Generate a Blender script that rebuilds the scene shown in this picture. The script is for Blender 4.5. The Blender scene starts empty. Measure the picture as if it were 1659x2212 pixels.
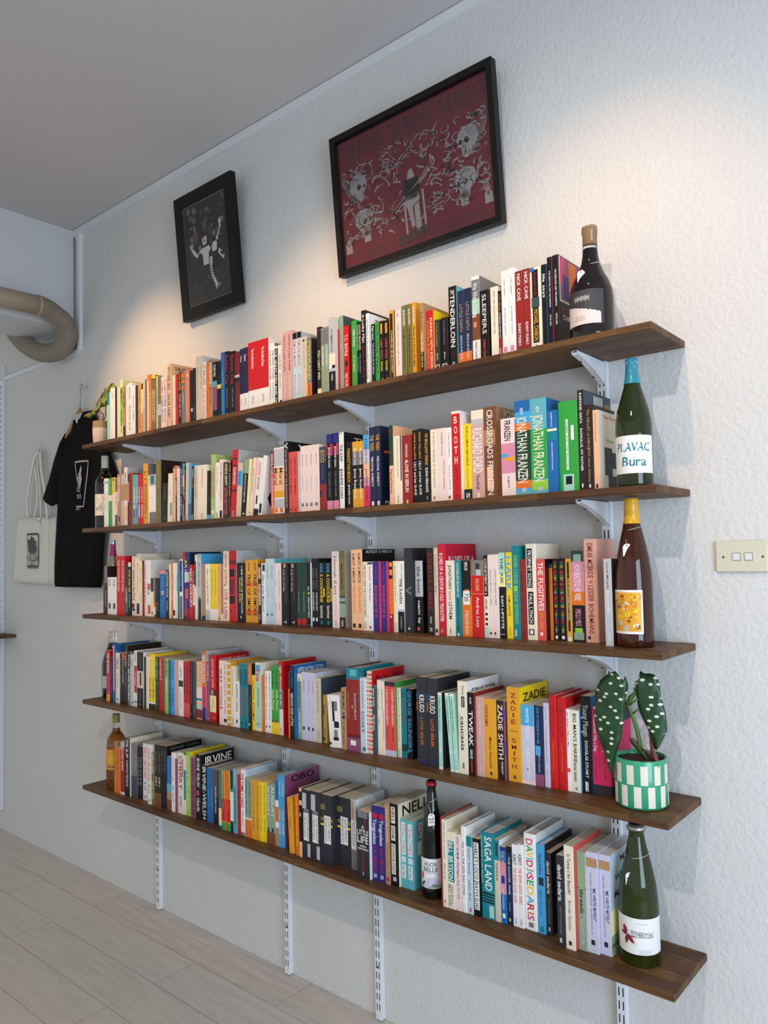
import bpy, math, random
from mathutils import Vector, Matrix
random.seed(7)
PI=math.pi
# ---------- camera calibration (full frame 1659x2212) ----------
F=1633.19; CX,CY=835.87,1133.34
C=(3.33256,-1.99655,1.56602)
M=((0.76403317,0.64490539,-0.01871764),(-0.04275974,0.02166789,-0.99885039),(-0.6437584,0.7639552,0.04413097))
ZS=[2.1176,1.7285,1.3336,.9443,.5576]      # shelf top heights
YF=[-.187,-.185,-.172,-.188,-.198]         # plane of the book spines
XR,SD,ST,XM=2.6776,.2323,.0185,1.339       # shelf run, depth, thickness, joint
def ray(px,py):
    a=((px-CX)/F,(py-CY)/F,1.)
    return [sum(M[i][k]*a[i] for i in range(3)) for k in range(3)]
def on(px,py,ax,v):
    d=ray(px,py); t=(v-C[ax])/d[ax]
    return Vector((C[0]+t*d[0],C[1]+t*d[1],C[2]+t*d[2]))
def pj(P):
    q=[sum(M[i][k]*(P[k]-C[k]) for k in range(3)) for i in range(3)]
    return CX+F*q[0]/q[2], CY+F*q[1]/q[2], q[2]
# ---------- palette ----------
PAL={'wh':('white','ECEAE6'),'cr':('cream','E8DFC8'),'ly':('pale yellow','EDE6A0'),'bg':('beige','CFC2A8'),'ta':('tan','B0895E'),
'br':('brown','7A4A2A'),'dk':('dark brown','2A1D18'),'bk':('black','0E0E10'),'ch':('charcoal','2C2D33'),'sl':('slate','3B4A55'),
'gy':('grey','77777A'),'lg':('light grey','B9BBBD'),'re':('red','C8161C'),'cs':('crimson','C01030'),'rb':('brick red','8E2420'),
'ma':('maroon','6A1428'),'or':('orange','E0701E'),'pe':('peach','EBB88C'),'am':('amber','E0A024'),'go':('golden','C09A40'),
'ye':('yellow','EFCF12'),'ol':('olive','77713A'),'gn':('green','30A03C'),'lm':('lime','8FCB3A'),'dg':('dark green','173F30'),
'mt':('mint','A6D6C4'),'sg':('sage','8CA58C'),'te':('teal','10808A'),'tq':('turquoise','5CAFB8'),'lb':('light blue','BCD3DC'),
'sk':('sky blue','45A4D8'),'bl':('blue','1C66A8'),'nv':('navy','1B2748'),'in':('indigo','2A2A7C'),'pu':('purple','6A3A96'),
'lv':('lavender','C6C4D8'),'mv':('mauve','8C4A6C'),'pk':('pink','D88AA4'),'lp':('pale pink','EBD6D0'),'hp':('hot pink','D62A60'),
'co':('coral','D8504A'),'sa':('salmon','D8886A'),'dp':('dusty pink','CFA49E'),'sp':('salmon pink','E4AC98'),'pg':('pale green','A6BE74')}
def lin(h):
    o=[]
    for i in (0,2,4):
        c=int(h[i:i+2],16)/255; o.append(c/12.92 if c<=.04045 else ((c+.055)/1.055)**2.4)
    return (*o,1)
MATS={}
def mat(name,col,rough=.5,metal=0,coat=0,trans=0,ior=1.45,spec=.5,emit=None,es=0):
    if name in MATS: return MATS[name]
    m=bpy.data.materials.new(name); m.use_nodes=True; b=m.node_tree.nodes['Principled BSDF']
    b.inputs['Base Color'].default_value=lin(col) if isinstance(col,str) else (*col,1)
    b.inputs['Roughness'].default_value=rough; b.inputs['Metallic'].default_value=metal
    b.inputs['Coat Weight'].default_value=coat; b.inputs['Transmission Weight'].default_value=trans
    b.inputs['IOR'].default_value=ior; b.inputs['Specular IOR Level'].default_value=spec
    MATS[name]=m; return m
def nodes(m):
    nt=m.node_tree; return nt,nt.nodes,nt.links,nt.nodes['Principled BSDF']
def coords(nt,scale=(1,1,1),rot=(0,0,0),kind='Object'):
    t=nt.nodes.new('ShaderNodeTexCoord'); mp=nt.nodes.new('ShaderNodeMapping')
    nt.links.new(t.outputs[kind],mp.inputs[0]); mp.inputs['Scale'].default_value=scale; mp.inputs['Rotation'].default_value=rot
    return mp.outputs[0]
def noise(nt,vec,scale,detail=4,rough=.5):
    n=nt.nodes.new('ShaderNodeTexNoise'); n.inputs['Scale'].default_value=scale; n.inputs['Detail'].default_value=detail
    n.inputs['Roughness'].default_value=rough; nt.links.new(vec,n.inputs['Vector']); return n
def ramp(nt,fac,stops):
    r=nt.nodes.new('ShaderNodeValToRGB'); e=r.color_ramp.elements
    while len(e)<len(stops): e.new(.5)
    for i,(p,c) in enumerate(stops): e[i].position=p; e[i].color=lin(c) if isinstance(c,str) else (c,c,c,1)
    nt.links.new(fac,r.inputs[0]); return r.outputs[0]
def mix(nt,fac,a,b,mode='MIX'):
    n=nt.nodes.new('ShaderNodeMix'); n.data_type='RGBA'; n.blend_type=mode
    for k,v in ((0,fac),(6,a),(7,b)):
        if isinstance(v,(int,float)): n.inputs[k].default_value=v
        elif isinstance(v,str): n.inputs[k].default_value=lin(v)
        else: nt.links.new(v,n.inputs[k])
    return n.outputs[2]
def bump(nt,h,b,strength=.3,dist=.002):
    n=nt.nodes.new('ShaderNodeBump'); n.inputs['Strength'].default_value=strength; n.inputs['Distance'].default_value=dist
    nt.links.new(h,n.inputs['Height']); nt.links.new(n.outputs[0],b.inputs['Normal'])
def P(c):                       # printed card or cloth in a palette colour
    n,h=PAL[c]; return mat('print_'+n.replace(' ','_'),h,.42,spec=.45)
# ---------- mesh collector ----------
class MB:
    def __init__(s): s.v=[]; s.f=[]; s.mi=[]; s.mats=[]; s.smooth=[]
    def slot(s,m):
        if m not in s.mats: s.mats.append(m)
        return s.mats.index(m)
    def add(s,vs,fs,m,sm=False):
        o=len(s.v); s.v.extend(tuple(v) for v in vs); k=s.slot(m)
        for f in fs: s.f.append(tuple(i+o for i in f)); s.mi.append(k); s.smooth.append(sm)
    def box(s,a,b,m,T=None):
        x0,y0,z0=a; x1,y1,z1=b
        vs=[(x0,y0,z0),(x1,y0,z0),(x1,y1,z0),(x0,y1,z0),(x0,y0,z1),(x1,y0,z1),(x1,y1,z1),(x0,y1,z1)]
        if T: vs=[T@Vector(v) for v in vs]
        s.add(vs,[(3,2,1,0),(4,5,6,7),(0,1,5,4),(1,2,6,5),(2,3,7,6),(3,0,4,7)],m)
    def prism(s,poly,fn,m,m_side=None):     # poly in 2D -> fn(p,0) and fn(p,1) give both faces
        n=len(poly); a=[fn(p,0) for p in poly]; b=[fn(p,1) for p in poly]
        s.add(a+b,[tuple(range(n))[::-1],tuple(range(n,2*n))],m)
        s.add(a+b,[(i,(i+1)%n,n+(i+1)%n,n+i) for i in range(n)],m_side or m)
    def lathe(s,prof,m,c=(0,0,0),n=40,caps=True,sm=True,a0=0,a1=2*PI):
        full=abs(a1-a0-2*PI)<1e-6; k=n if full else n+1; vs=[]
        for r,z in prof:
            for i in range(k):
                a=a0+(a1-a0)*i/n; vs.append((c[0]+r*math.cos(a),c[1]+r*math.sin(a),c[2]+z))
        fs=[]
        for j in range(len(prof)-1):
            for i in range(n):
                i2=(i+1)%k if full else i+1
                fs.append((j*k+i,j*k+i2,(j+1)*k+i2,(j+1)*k+i))
        s.add(vs,fs,m,sm)
        if caps and full:
            L=len(prof)-1
            s.add(vs[:k],[tuple(range(k))[::-1]],m); s.add(vs[L*k:],[tuple(range(k))],m)
    def loft(s,rings,m,caps=True,sm=True,closed=True):
        k=len(rings[0]); vs=[v for r in rings for v in r]; fs=[]
        for j in range(len(rings)-1):
            for i in range(k if closed else k-1):
                i2=(i+1)%k; fs.append((j*k+i,j*k+i2,(j+1)*k+i2,(j+1)*k+i))
        if caps: fs.append(tuple(range(k))[::-1]); fs.append(tuple(range((len(rings)-1)*k,len(rings)*k)))
        s.add(vs,fs,m,sm)
    def tube(s,pts,r,m,n=10,rad=None,caps=True):
        pts=[Vector(p) for p in pts]; rings=[]; up=None
        for i,p in enumerate(pts):
            t=(pts[min(i+1,len(pts)-1)]-pts[max(i-1,0)]).normalized()
            if up is None: up=Vector((0,0,1)) if abs(t.z)<.9 else Vector((1,0,0))
            a=t.cross(up).normalized(); up=a.cross(t).normalized(); q=rad(i/(len(pts)-1)) if rad else r
            rings.append([p+a*math.cos(2*PI*k/n)*q+up*math.sin(2*PI*k/n)*q for k in range(n)])
        s.loft(rings,m,caps)
    def ribbon(s,pts,w,fn,m):               # flat tapered stroke in 2D mapped by fn
        n=len(pts)
        if n<2: return
        L=[];R=[]
        for i,(x,y) in enumerate(pts):
            a=pts[max(i-1,0)]; b=pts[min(i+1,n-1)]; dx,dy=b[0]-a[0],b[1]-a[1]; l=math.hypot(dx,dy) or 1
            q=(w(i/(n-1)) if callable(w) else w)/2; L.append(fn((x-dy/l*q,y+dx/l*q))); R.append(fn((x+dy/l*q,y-dx/l*q)))
        s.add(L+R,[(i,i+1,n+i+1,n+i) for i in range(n-1)],m)
    def build(s,name,parent=None,loc=(0,0,0),rebase=True):
        me=bpy.data.meshes.new(name); o0=Vector(ORG.get(parent,(0,0,0))) if parent else Vector(loc)
        vs=[tuple(Vector(v)-o0) for v in s.v] if rebase else s.v
        me.from_pydata(vs,[],s.f)
        for m in s.mats: me.materials.append(m)
        me.polygons.foreach_set('material_index',s.mi); me.polygons.foreach_set('use_smooth',s.smooth); me.update()
        o=bpy.data.objects.new(name,me); COL.objects.link(o)
        if parent: o.parent=parent; ORG[o]=ORG[parent]
        else: o.location=loc; ORG[o]=tuple(loc)
        return o
COL=bpy.context.scene.collection; ORG={}
def tag(o,label=None,cat=None,group=None,kind=None):
    for k,v in (('label',label),('category',cat),('group',group),('kind',kind)):
        if v: o[k]=v
    return o
def thing(name,label,cat,loc,group=None,rot=(0,0,0)):
    o=bpy.data.objects.new(name,None); o.empty_display_size=.05; COL.objects.link(o); o.location=loc; o.rotation_euler=rot
    ORG[o]=tuple(loc); return tag(o,label,cat,group)
def bev(o,w=.002,seg=2):
    m=o.modifiers.new('bevel','BEVEL'); m.width=w; m.segments=seg; m.limit_method='ANGLE'; return o
# ---------- lettering ----------
GL={}
def glyph_setup(chars):
    cu=bpy.data.curves.new('type','FONT'); cu.resolution_u=2; cu.offset=.012
    ob=bpy.data.objects.new('type',cu); COL.objects.link(ob)
    def width(t):
        cu.body=t; bpy.context.view_layer.update(); return ob.dimensions.x
    base=width('HH')
    for ch in chars:
        if ch==' ': GL[ch]=([],[],.32); continue
        adv=width('H'+ch+'H')-base; cu.body=ch; bpy.context.view_layer.update()
        me=bpy.data.meshes.new_from_object(ob); vs=[(v.co.x,v.co.y) for v in me.vertices]; fs=[tuple(p.vertices) for p in me.polygons]
        x0=min(v[0] for v in vs); x1=max(v[0] for v in vs); sb=max((adv-(x1-x0))/2,0)
        GL[ch]=([(x-x0+sb,y) for x,y in vs],fs,adv); bpy.data.meshes.remove(me)
    bpy.data.objects.remove(ob); bpy.data.curves.remove(cu)
CAP=.72
def lettering(mb,text,fn,L,H,m,italic=0,fit=True,cyc=None,lo=.45,hi=1.7):
    """lay text in a L x H box centred on 0,0; fn((x,y)) maps it to 3D"""
    w=sum(GL.get(c,GL['x'])[2] for c in text)
    if w<=0: return
    sy=H/CAP; sx=L/w
    if sx<sy*lo: sy=sx/lo
    if sx>sy*hi: sx=sy*hi
    x=-w*sx/2; i=0
    for c in text:
        vs,fs,adv=GL.get(c,GL['x'])
        if vs:
            mm=P(cyc[i%len(cyc)]) if cyc else m; i+=1
            mb.add([fn((x+vx*sx+italic*(vy*sy),(vy-CAP/2)*sy)) for vx,vy in vs],fs,mm)
        x+=adv*sx

DATA=["""@200 770 .12056
262 300 655 mt #te,0,.25
300 318 650 mt
318 402 575 wh/dk J G@gy,.1,.2,.3
438 495 565 cr
497 543 425 ly #lm,.13,.75|AMNESTY@bk,.13,.42,.8|ARAVIND ADIGA@bk,.5,.88,.6
548 585 535 ta THE LIES@dk,.12,.4,.8|#dk,.75,1
598 630 520 wh
630 705 490 wh MARION BELL@ch,.07,.3,.3|BEARTEID BLUE@gy,.4,.85,.4
705 768 525 wh JENNIFER CLEMENT@gy,.2,.7,.3
770 805 525 nv
815 875 500 am LATER MEN@br,.05,.35,.35|JONATHAN AMES@br,.5,.85,.4
878 903 500 pk #wh,.1,.55|#nv,0,.1
905 943 455 bg SMALL THINGS@gy,.5,.85,.4
945 975 415 ol
978 1003 310 wh #sa,.02,.12
1003 1055 340 or JUDY BUDNITZ@ye,.3,.9,.5
1060 1090 335 ol #ye,0,.06|VERIFICATIONIST@cr,.25,.8,.7|#ye,.95,1
1090 1128 335 ol #ye,0,.06|VERIFICATIONIST@cr,.25,.8,.7|#ye,.95,1
1140 1172 355 bg STONE MATTRESS@ol,.2,.6,.6
1172 1225 370 ol #lg,.5,.7
1228 1278 370 lp FLAMES@re,.08,.32,.5|ROBBIE ARNOTT@in,.35,.85,.6
1278 1325 355 lp FLAMES@re,.08,.32,.5|ROBBIE ARNOTT@in,.35,.85,.6
1345 1408 140 pe/pe SECOND SELF@dk,.05,.4,.7|CHLOE ASHBY@dk,.45,.82,.7|^SECOND@dk,.04,.1|H
1435 1483 345 cr THE BLUE GUITAR@gy,.15,.6,.25
1488 1537 325 re PAUL AUSTER@ma,.3,.6,.3
1545 1590 290 bk PAUL AUSTER@ye,.03,.33,.6|THE NEW YORK TRILOGY@wh,.38,.8,.5
@340 760 .12056
430 500 370 gy #or,.03,.1|#or,.15,.2|#or,.27,.3|TIMBUKTU@lg,.38,.6,.5
503 580 340 sa A FINE BALANCE@pe,.2,.8,.3|#wh,.07,.12,.4,.7
585 640 350 bk #lg,.7,.76,.3,1
640 690 300 bk PRIMO LEVI@ma,.2,.5,.5|THE TRUCE@gy,.65,.9,.3
695 758 100 bg CORMAC MCCARTHY@gy,.15,.5,.2|RAYMOND CARVER@gy,.5,.65,.2
760 815 80 bg/lg RAYMOND CARVER@gy,.15,.5,.2|#gy,.93,.95,.4,.6
828 875 185 wh J.G. BALLARD@nv,.04,.4,.7|THE DAY OF CREATION@re,.43,.92,.6
875 918 185 or EDGAR ALLAN@br,.5,.85,.4
925 985 150 ta #gy,0,.1|EUCALYPTUS@wh,.05,.4,.7|MURRAY BAIL@br,.45,.75,.5
995 1068 195 bk #sk,.33,.43|#mv,.43,.83|THE GREAT WORLD@wh,.04,.25,.7
1075 1140 180 bk #ye,.4,.47
1145 1208 20 bl UNTIL AUGUST@sk,.25,.95,.6
1215 1283 5 bk Sunken City@re,.05,.5,.8|MARTA BARONE@gy,.55,.85,.5|S@wh,.92,.98,.5
1290 1315 30 nv
1320 1385 0 bk Sunken City@re,.05,.5,.8|MARTA BARONE@gy,.55,.85,.5|S@wh,.92,.98,.5
1392 1470 15 rb #dk,0,1,.1,.2|#dk,0,1,.4,.5|#dk,0,1,.7,.8|#lg,.36,.4|#dk,.4,.47
@500 700 .12056
155 213 460 nv #wh,.68,.95|Census@wh,.1,.2,.5|JESSE BALL@gy,.75,.87,.3
215 300 435 nv #wh,.68,.95|Census@wh,.1,.2,.5|JESSE BALL@gy,.75,.87,.3
305 478 350 re #wh,.68,.95|The Non-Blood Factor@wh,.1,.38,.28|JESSE BALL@gy,.76,.88,.2
480 670 300 re/wh #wh,.68,.95|The Non-Blood Factor@wh,.1,.38,.28|JESSE BALL@gy,.76,.88,.2
680 730 365 wh THE DEAD FATHER@ch,.1,.55,.6|Donald Barthelme@te,.6,.85,.5|#am,.93,1
730 780 345 wh/gy THE DEAD FATHER@ch,.1,.55,.6|Donald Barthelme@te,.6,.85,.5|#am,.9,1
782 832 405 bk #wh,0,.04|THE GREAT MEN AND THE@wh,.05,.95,.7
838 915 385 wh THE PATIENT@gy,.15,.4,.4|MARY KARRAS@gy,.45,.7,.3|#bk,.88,.93,.4,.9
922 998 165 dp FRIENDS & DARK SHAPES@rb,.05,.55,.4|KAVITA BEDFORD@lp,.62,.92,.3
1000 1098 135 dp/dp FRIENDS & DARK SHAPES@rb,.05,.55,.35|KAVITA BEDFORD@lp,.62,.92,.3
1110 1180 175 lb #bk,0,.09|HEMLINE MANIC@or,.08,.5,.6|MAGGIE NELSON@or,.6,.9,.3
1190 1262 150 lb/lg #bk,0,.09|HEMLINE MANIC@or,.08,.5,.6|MAGGIE NELSON@or,.6,.9,.3|^Tales of@bk,.02,.05
1268 1355 240 bg NATHAN ENGLANDER@gy,.12,.5,.2|#dk,.04,.08,.3,.6
1365 1440 260 gy/ch MOXYLAND@ye,.05,.68,.7|#or,.72,.93|Lauren Beukes@bk,.74,.9,.4
@660 660 .12056
217 282 395 dk #rb,.04,.05|YOU CAN'T WIN@ly,.33,.75,.7|#ly,.88,1
288 350 420 sg/ch #gy,.02,.25|A.A. BLAKEMORE@wh,.28,.55,.4|#ta,.6,.9,.4,.6
355 422 385 sg/ch #gy,.02,.25|A.A. BLAKEMORE@wh,.28,.55,.4|#ta,.6,.9,.4,.6
428 538 230 lg/cr HUMMINGS@gy,.15,.45,.4|#cr,.47,.62|#bk,.7,1|VASSILIS@wh,.73,.82,.3|#wh,.62,.66,0,.5|#bk,.62,.66,.5,1
590 612 430 cs
622 690 195 sg/sl Damon Galgut@gy,.1,.36,.3|the compulsion of fire@gy,.44,.92,.3
692 790 380 re/re T.C. BOYLE@wh,.13,.45,.6|#bk,.52,.6,.3,.7|TALK TO ME@wh,.7,.9,.5|#wh,.95,1
838 925 285 gn VERTIGO@wh,.12,.38,.4|W. G. SEBALD@ly,.5,.75,.3
935 965 310 bk RICHARD BRAUTIGAN@cr,.04,.42,.7|The Hawkline@lg,.45,.8,.4
967 1008 300 bk RICHARD BRAUTIGAN@cr,.04,.42,.7|The Hawkline@lg,.45,.8,.4
1015 1090 100 bk/bk A Lucky Man@wh,.05,.42,.6|Jamel Brinkley@ma,.46,.87,.6|S@bl,.92,.98,.5
1098 1150 150 wh/wh The Short End of the Sonnenallee@bk,.08,.62,.5|Thomas Brussig@re,.62,.88,.6|^Thomas@bk,.06,.12
1190 1256 345 bk Peter Carey@wh,.03,.25,.5|THE UNUSUAL LIFE OF TRISTAN@wh,.3,.8,.3
1262 1330 305 gn PORTSIDE TILDA@dg,.05,.8,.5|#re,.95,1,.3,.7
1335 1410 290 bk #am,.04,.2,.3,.7|LORD WOLF@co,.28,.6,.55|RON RASH@ye,.63,.78,.5|Y@ye,.88,.95,.6
1418 1500 275 bk #am,.04,.2,.3,.7|LORD WOLF@co,.28,.6,.55|RON RASH@ye,.63,.78,.5|Y@ye,.88,.95,.6
1515 1600 105 am/ch #dk,.04,.96,.15,.75|CHARLES BUKOWSKI@wh,.27,.85,.28|C@wh,.92,.97,.5
@820 620 .12056
290 403 430 lp/tq CHARLES BUKOWSKI HAM ON RYE@gy,.17,.75,.2|#pk,.05,.09,.3,.6
412 495 345 ol/ol BUKOWSKI@wh,.06,.27,.5|The Most Beautiful Woman in@dk,.31,.82,.4|Y@wh,.9,.98,.7
508 590 320 ol BUKOWSKI@wh,.06,.27,.5|The Most Beautiful Woman in@dk,.31,.82,.4|Y@wh,.9,.98,.7
597 668 285 am/am BUKOWSKI@wh,.06,.27,.5|Notes of a Dirty Old Man@dk,.31,.83,.5|Y@wh,.9,.98,.7
742 800 295 ta Bukowski@rb,.12,.38,.6|#dk,.68,1|Tales of a Dirty Old Man@wh,.42,.9,.4
848 978 440 re/ye RUNNING WITH SCISSORS@wh,.12,.93,.35,.7|AUGUSTEN BURROUGHS@am,.15,.9,.3,.25|#wh,.95,.99,.1,.9
1000 1085 600 ch an insular possession@ta,.05,.5,.4|jeff barry@wh,.62,.75,.25|#lg,.83,.99,.1,.9|#ch,.85,.95,.25,.75
1110 1240 565 bk an improbable certain rest@gy,.05,.5,.25|jeff barry@wh,.62,.75,.2|#lg,.83,.99,.1,.8|#ch,.85,.95,.25,.7
1258 1400 10 bk/tq _THE@wh,.04,.1,.5|TENDERLOIN@wh,.1,.72,.6|JOHN BUTLER@ma,.76,.84,.5|PICADOR@wh,.89,.99,.35
1420 1535 85 nv #or,.78,.95|LITTLE FAITH@ta,.17,.52,.5|NICKOLAS BUTLER@lb,.56,.87,.35|#am,.96,.99,.4,.7
1535 1655 40 nv #or,.78,.95|LITTLE FAITH@ta,.17,.52,.5|NICKOLAS BUTLER@lb,.56,.87,.35|#am,.96,.99,.4,.7
@960 530 .16878
365 465 410 wh/gy #gy,.04,.25|#mt,.25,.42|#br,.42,.7|We Were Young@wh,.07,.45,.6|Niamh Campbell@gy,.72,.92,.3|#sa,.5,.56,.2,.6
470 580 590 bk SLEEPERS@wh,.05,.58,.5|Lorenzo Carcaterra@co,.65,.95,.4
605 700 545 cr PETER CAREY@gy,.06,.25,.25|TRUE HISTORY OF THE KELLY GANG@gy,.26,.65,.25
700 745 590 bk LUKE CARMAN@or,.05,.3,.4|AN ELEGANT YOUNG MAN@wh,.32,.7,.4|#rb,.7,.95|GIRAMONDO@wh,.85,.97,.4
748 832 340 wh LUKE CARMAN@gy,.1,.3,.2|AN ORDINARY ECSTASY@gy,.43,.75,.2|#pk,.88,.94,.2,.7
834 918 305 wh/wh LUKE CARMAN@gy,.1,.3,.2|AN ORDINARY ECSTASY@gy,.43,.75,.2|#pk,.88,.94,.2,.7
925 1018 345 rb NICK CAVE@wh,.03,.36,.5|THE DEATH OF@re,.38,.62,.4|BUNNY MUNRO@wh,.63,.9,.4
1021 1112 315 rb NICK CAVE@wh,.03,.36,.5|THE DEATH OF@re,.38,.62,.4|BUNNY MUNRO@wh,.63,.9,.4
1115 1255 300 cr #bk,.03,.9,.2,.75|#sl,.36,.48,.12,.83|Gentlemen of the@rb,.06,.34,.3|MICHAEL CHABON@am,.5,.88,.4|#bl,.93,.96,.4,.6|#bl,0,.05,0,.4
1262 1328 255 bk/bl lila says@wh,.1,.4,.5|#co,.95,1
1338 1400 160 bk/hp THE DIRECTOR AND THE DAEMON@wh,.15,.55,.3|PITAYA CHIN@wh,.63,.75,.3|#wh,.95,.98,.4,.7
1408 1485 135 bk/dk THE DIRECTOR AND THE DAEMON@wh,.15,.55,.3|PITAYA CHIN@wh,.63,.75,.3|#wh,.95,.98,.4,.7|^DIRECTOR@wh,.63,.69|^#mv,.01,.48,.04,1|^#hp,.01,.3,.04,.2|^#or,.02,.4,.35,.6|^#ta,.1,.3,.7,.95|^#in,.2,.46,.15,.35|^#wh,.48,.5,.04,1|^#wh,.01,.5,.015,.04
""",
"""@200 960 .12056
205 242 615 wh #dk,.06,.11,.3,.7|THE LEFT HAND@gy,.25,.65,.3
243 283 612 wh #dk,.06,.11,.3,.7|THE LEFT HAND@gy,.25,.65,.3
285 345 608 gn #cr,.35,.47|JANE GARDAM@mt,.05,.3,.3|NOVELLA@mt,.5,.65,.3
350 403 600 cr #ye,0,.34|#bk,.02,.07,.3,.7|THE MINISTRY@am,.1,.3,.3
405 440 610 lp #mv,0,.28|#sl,.75,1|The Future of@rb,.35,.6,.5
442 510 535 ta White Mythology@wh,.06,.52,.7|#dk,.8,.9,.4,.7
515 555 540 lg #ta,.2,.5
565 625 415 lp/lg Ta-Nehisi Coates@dk,.08,.27,.5|#ta,.28,.56|#pe,.65,.9
628 655 530 ch #ta,.15,.55
657 722 520 rb Paulo Coelho@ma,.13,.62,.7|#am,0,1,.9,1
725 775 545 tq COHEN@wh,.25,.55,.6|#ly,.6,.67,.3,.7|#pu,.67,.85,.2,.6
778 812 545 tq COHEN@wh,.25,.55,.5|#pu,.67,.85,.2,.6
814 865 540 re COHEN@wh,.25,.55,.5|#lv,.6,.85,.3,.7|#co,.73,.82,.1,.2
866 910 530 re COHEN@wh,.25,.55,.5|#lv,.6,.85,.3,.7|#co,.73,.82,.1,.2
912 996 355 am/gy GROUNDSKEEPING@rb,.31,.83,.6|L@rb,.12,.2,.5|#rb,.24,.27,.3,.6|#ol,.87,.9,.3,.6
1000 1018 560 wh ON@dk,.05,.1,.7
1020 1132 545 lg #te,.02,.2,.2,.8|#wh,.23,.75|#gy,.76,1|WEYMOUTH@wh,.3,.7,.3
1135 1230,1240 290 ol/dk WILLIAM GASS@go,.06,.45,.2
1232,1270 1335 705 bk A. Novella@gy,.1,.4,.2|FABER@gy,.8,.92,.2
1338,1385 1420 530 cr #sg,.6,.85,.5,1|Beautiful@gy,.35,.45,.2
@360 960 .12056
118,115 160 385 pe Tenderness and the Horror of@ma,.07,.65,.5|#rb,0,.05
162,155 185 460 dk #or,0,.15|DOCILE@wh,.2,.5,.7
183,185 235 430 lp stranger than paradise@gy,.08,.85,.3
238,245 280 340 bk BEAUTIFUL OBJECTS@lv,.1,.9,.5|#in,.25,.3
282,285 305 340 sk #lv,.2,.4|#in,.55,.7
307,315 328 400 bk DON DELILLO@wh,.05,.2,.4|THE BODY ARTIST@ly,.22,.6,.5|PICADOR@wh,.88,.98,.4
332,375 380 335 pe DELILLO@bg,.05,.35,.6|PICADOR@gy,.88,.98,.4
382,430 435 345 sk UNDERWORLD@tq,.1,.4,.5|#bl,.7,.9|PICADOR@nv,.88,.98,.5
440,485 482 400 bk DON DELILLO@wh,.05,.2,.5|GREAT JONES@or,.2,.4,.5|PICADOR@wh,.88,.98,.5
485,540 548 385 bg/gy Don DeLillo PLAYERS@gy,.07,.6,.45
550,625 715 385 cr Don DeLillo Underworld@gy,.07,.4,.15|PICADOR@gy,.87,.97,.18
717,755 785 480 bk #sk,.9,1|SAINT@sl,.5,.7,.3
790,800 868 190 pg/pg KIRAN DESAI@co,.22,.68,.5,.65|THE INHERITANCE OF LOSS@ol,.25,.65,.25,.2|#wh,.86,.91,.2,.7
870,875 935 335 wh Anuradha Roy Nights Loves@gy,.06,.5,.3|PICADOR@bk,.88,.97,.4
937,942 1005 280 lp/wh Rushdi Mal Virginie Despentes@ch,.06,.68,.25|#bk,.86,.98,.2,.8
1007,1020 1110 330 dk PATRICK DEWITT@ly,.03,.42,.5|SISTERS BROTHERS@co,.45,.95,.6
1112,1120 1140 290 dk #am,.01,.05,.1,.9|THE MOUNTAIN@cr,.06,.62,.6|DEBRA DIANE@co,.64,.88,.5
1142,1185 1238 115 re/lg DIARMUID@wh,.26,.52,.5|#ma,.12,.15|#ma,.22,.25|#ma,.58,.62|PICADOR@lg,.9,.99,.4
1240,1280 1325 345 bg #sk,.15,.42|a tale for the@ch,.17,.4,.3|#bg,.42,1
1327,1400 1410 290 bk #sg,0,.24|BEN ELTON THE CHEMIST WIFE@wh,.27,.75,.3|#wh,.93,.96,.4,.7
1415,1480 1460 270 ly
1465,1565 1525 250 lp Marieke Hardy Nothing@ol,.18,.6,.3|#bk,.93,.95,.3,.5
@520 920 .12056
200,300 220 570 pe
222,340 305 590 wh LITTLE BROTHER@hp,.07,.3,.6|CORY DOCTOROW@ch,.32,.55,.5|#bk,.65,.8,.3,.6|#bk,.88,1
308,410 372 545 wh/wh #bk,.8,.96,.2,.8|^TO BE@bk,.02,.06|^JUB@cs,.09,.2|^BLT@cs,.24,.35|^O@bk,.48,.9
545 600 460 co #ma,0,.35|GREENLAND@wh,.03,.37,.6|DAVID SANTOS DONALDSON@wh,.41,.9,.5|#or,.85,1
605,580 680 400 wh #lg,.02,.28|#pe,.3,.65|#am,.65,.75|#lg,.77,.9|#or,.9,.97,.2,.8|Mural@br,.3,.56,.9
684,665 785 390 wh #lg,.02,.28|#pe,.3,.65|#am,.65,.75|#lg,.77,.9|#or,.9,.97,.2,.8|Mural@br,.3,.56,.7
788 862 285 dk/bk V@wh,.02,.1,.9|WHAT BECOMES OF THE BROKENHEARTED@lg,.11,.92,.4|^W@wh,.02,.14
870 940 475 co HISTORY OF VIOLENCE@dk,.1,.38,.4|Eva Meyer@dk,.43,.7,.35|S@dk,.9,.97,.4
942 1030 465 co HISTORY OF VIOLENCE@dk,.1,.38,.4|Eva Meyer@dk,.43,.7,.35|S@dk,.9,.97,.4
1034 1076 460 lg Shell of the Shore@wh,.1,.95,.5
1080 1158 370 lp MAX EASTON@gy,.13,.3,.25|THE MAGPIE WING@lg,.45,.68,.25|#gy,.86,.91,.2,.7
1159 1230 360 lp MAX EASTON@gy,.13,.3,.25|THE MAGPIE WING@lg,.45,.68,.25|#gy,.86,.91,.2,.7
1232 1316 350 lp MAX EASTON@gy,.13,.3,.25|PARADISE ESTATE@lg,.45,.68,.25|#gy,.86,.91,.2,.7
1318 1415 340 lp/lp MAX EASTON@gy,.13,.3,.2|PARADISE ESTATE@lg,.45,.68,.2|#gy,.86,.91,.2,.7
1420 1540 385 nv #sl,0,.25|ECO@am,.05,.25,.6|The Name of the Rose@gy,.28,.5,.3|#rb,.58,1|#nv,.67,.78,0,.3
@680 900 .13261
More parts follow.
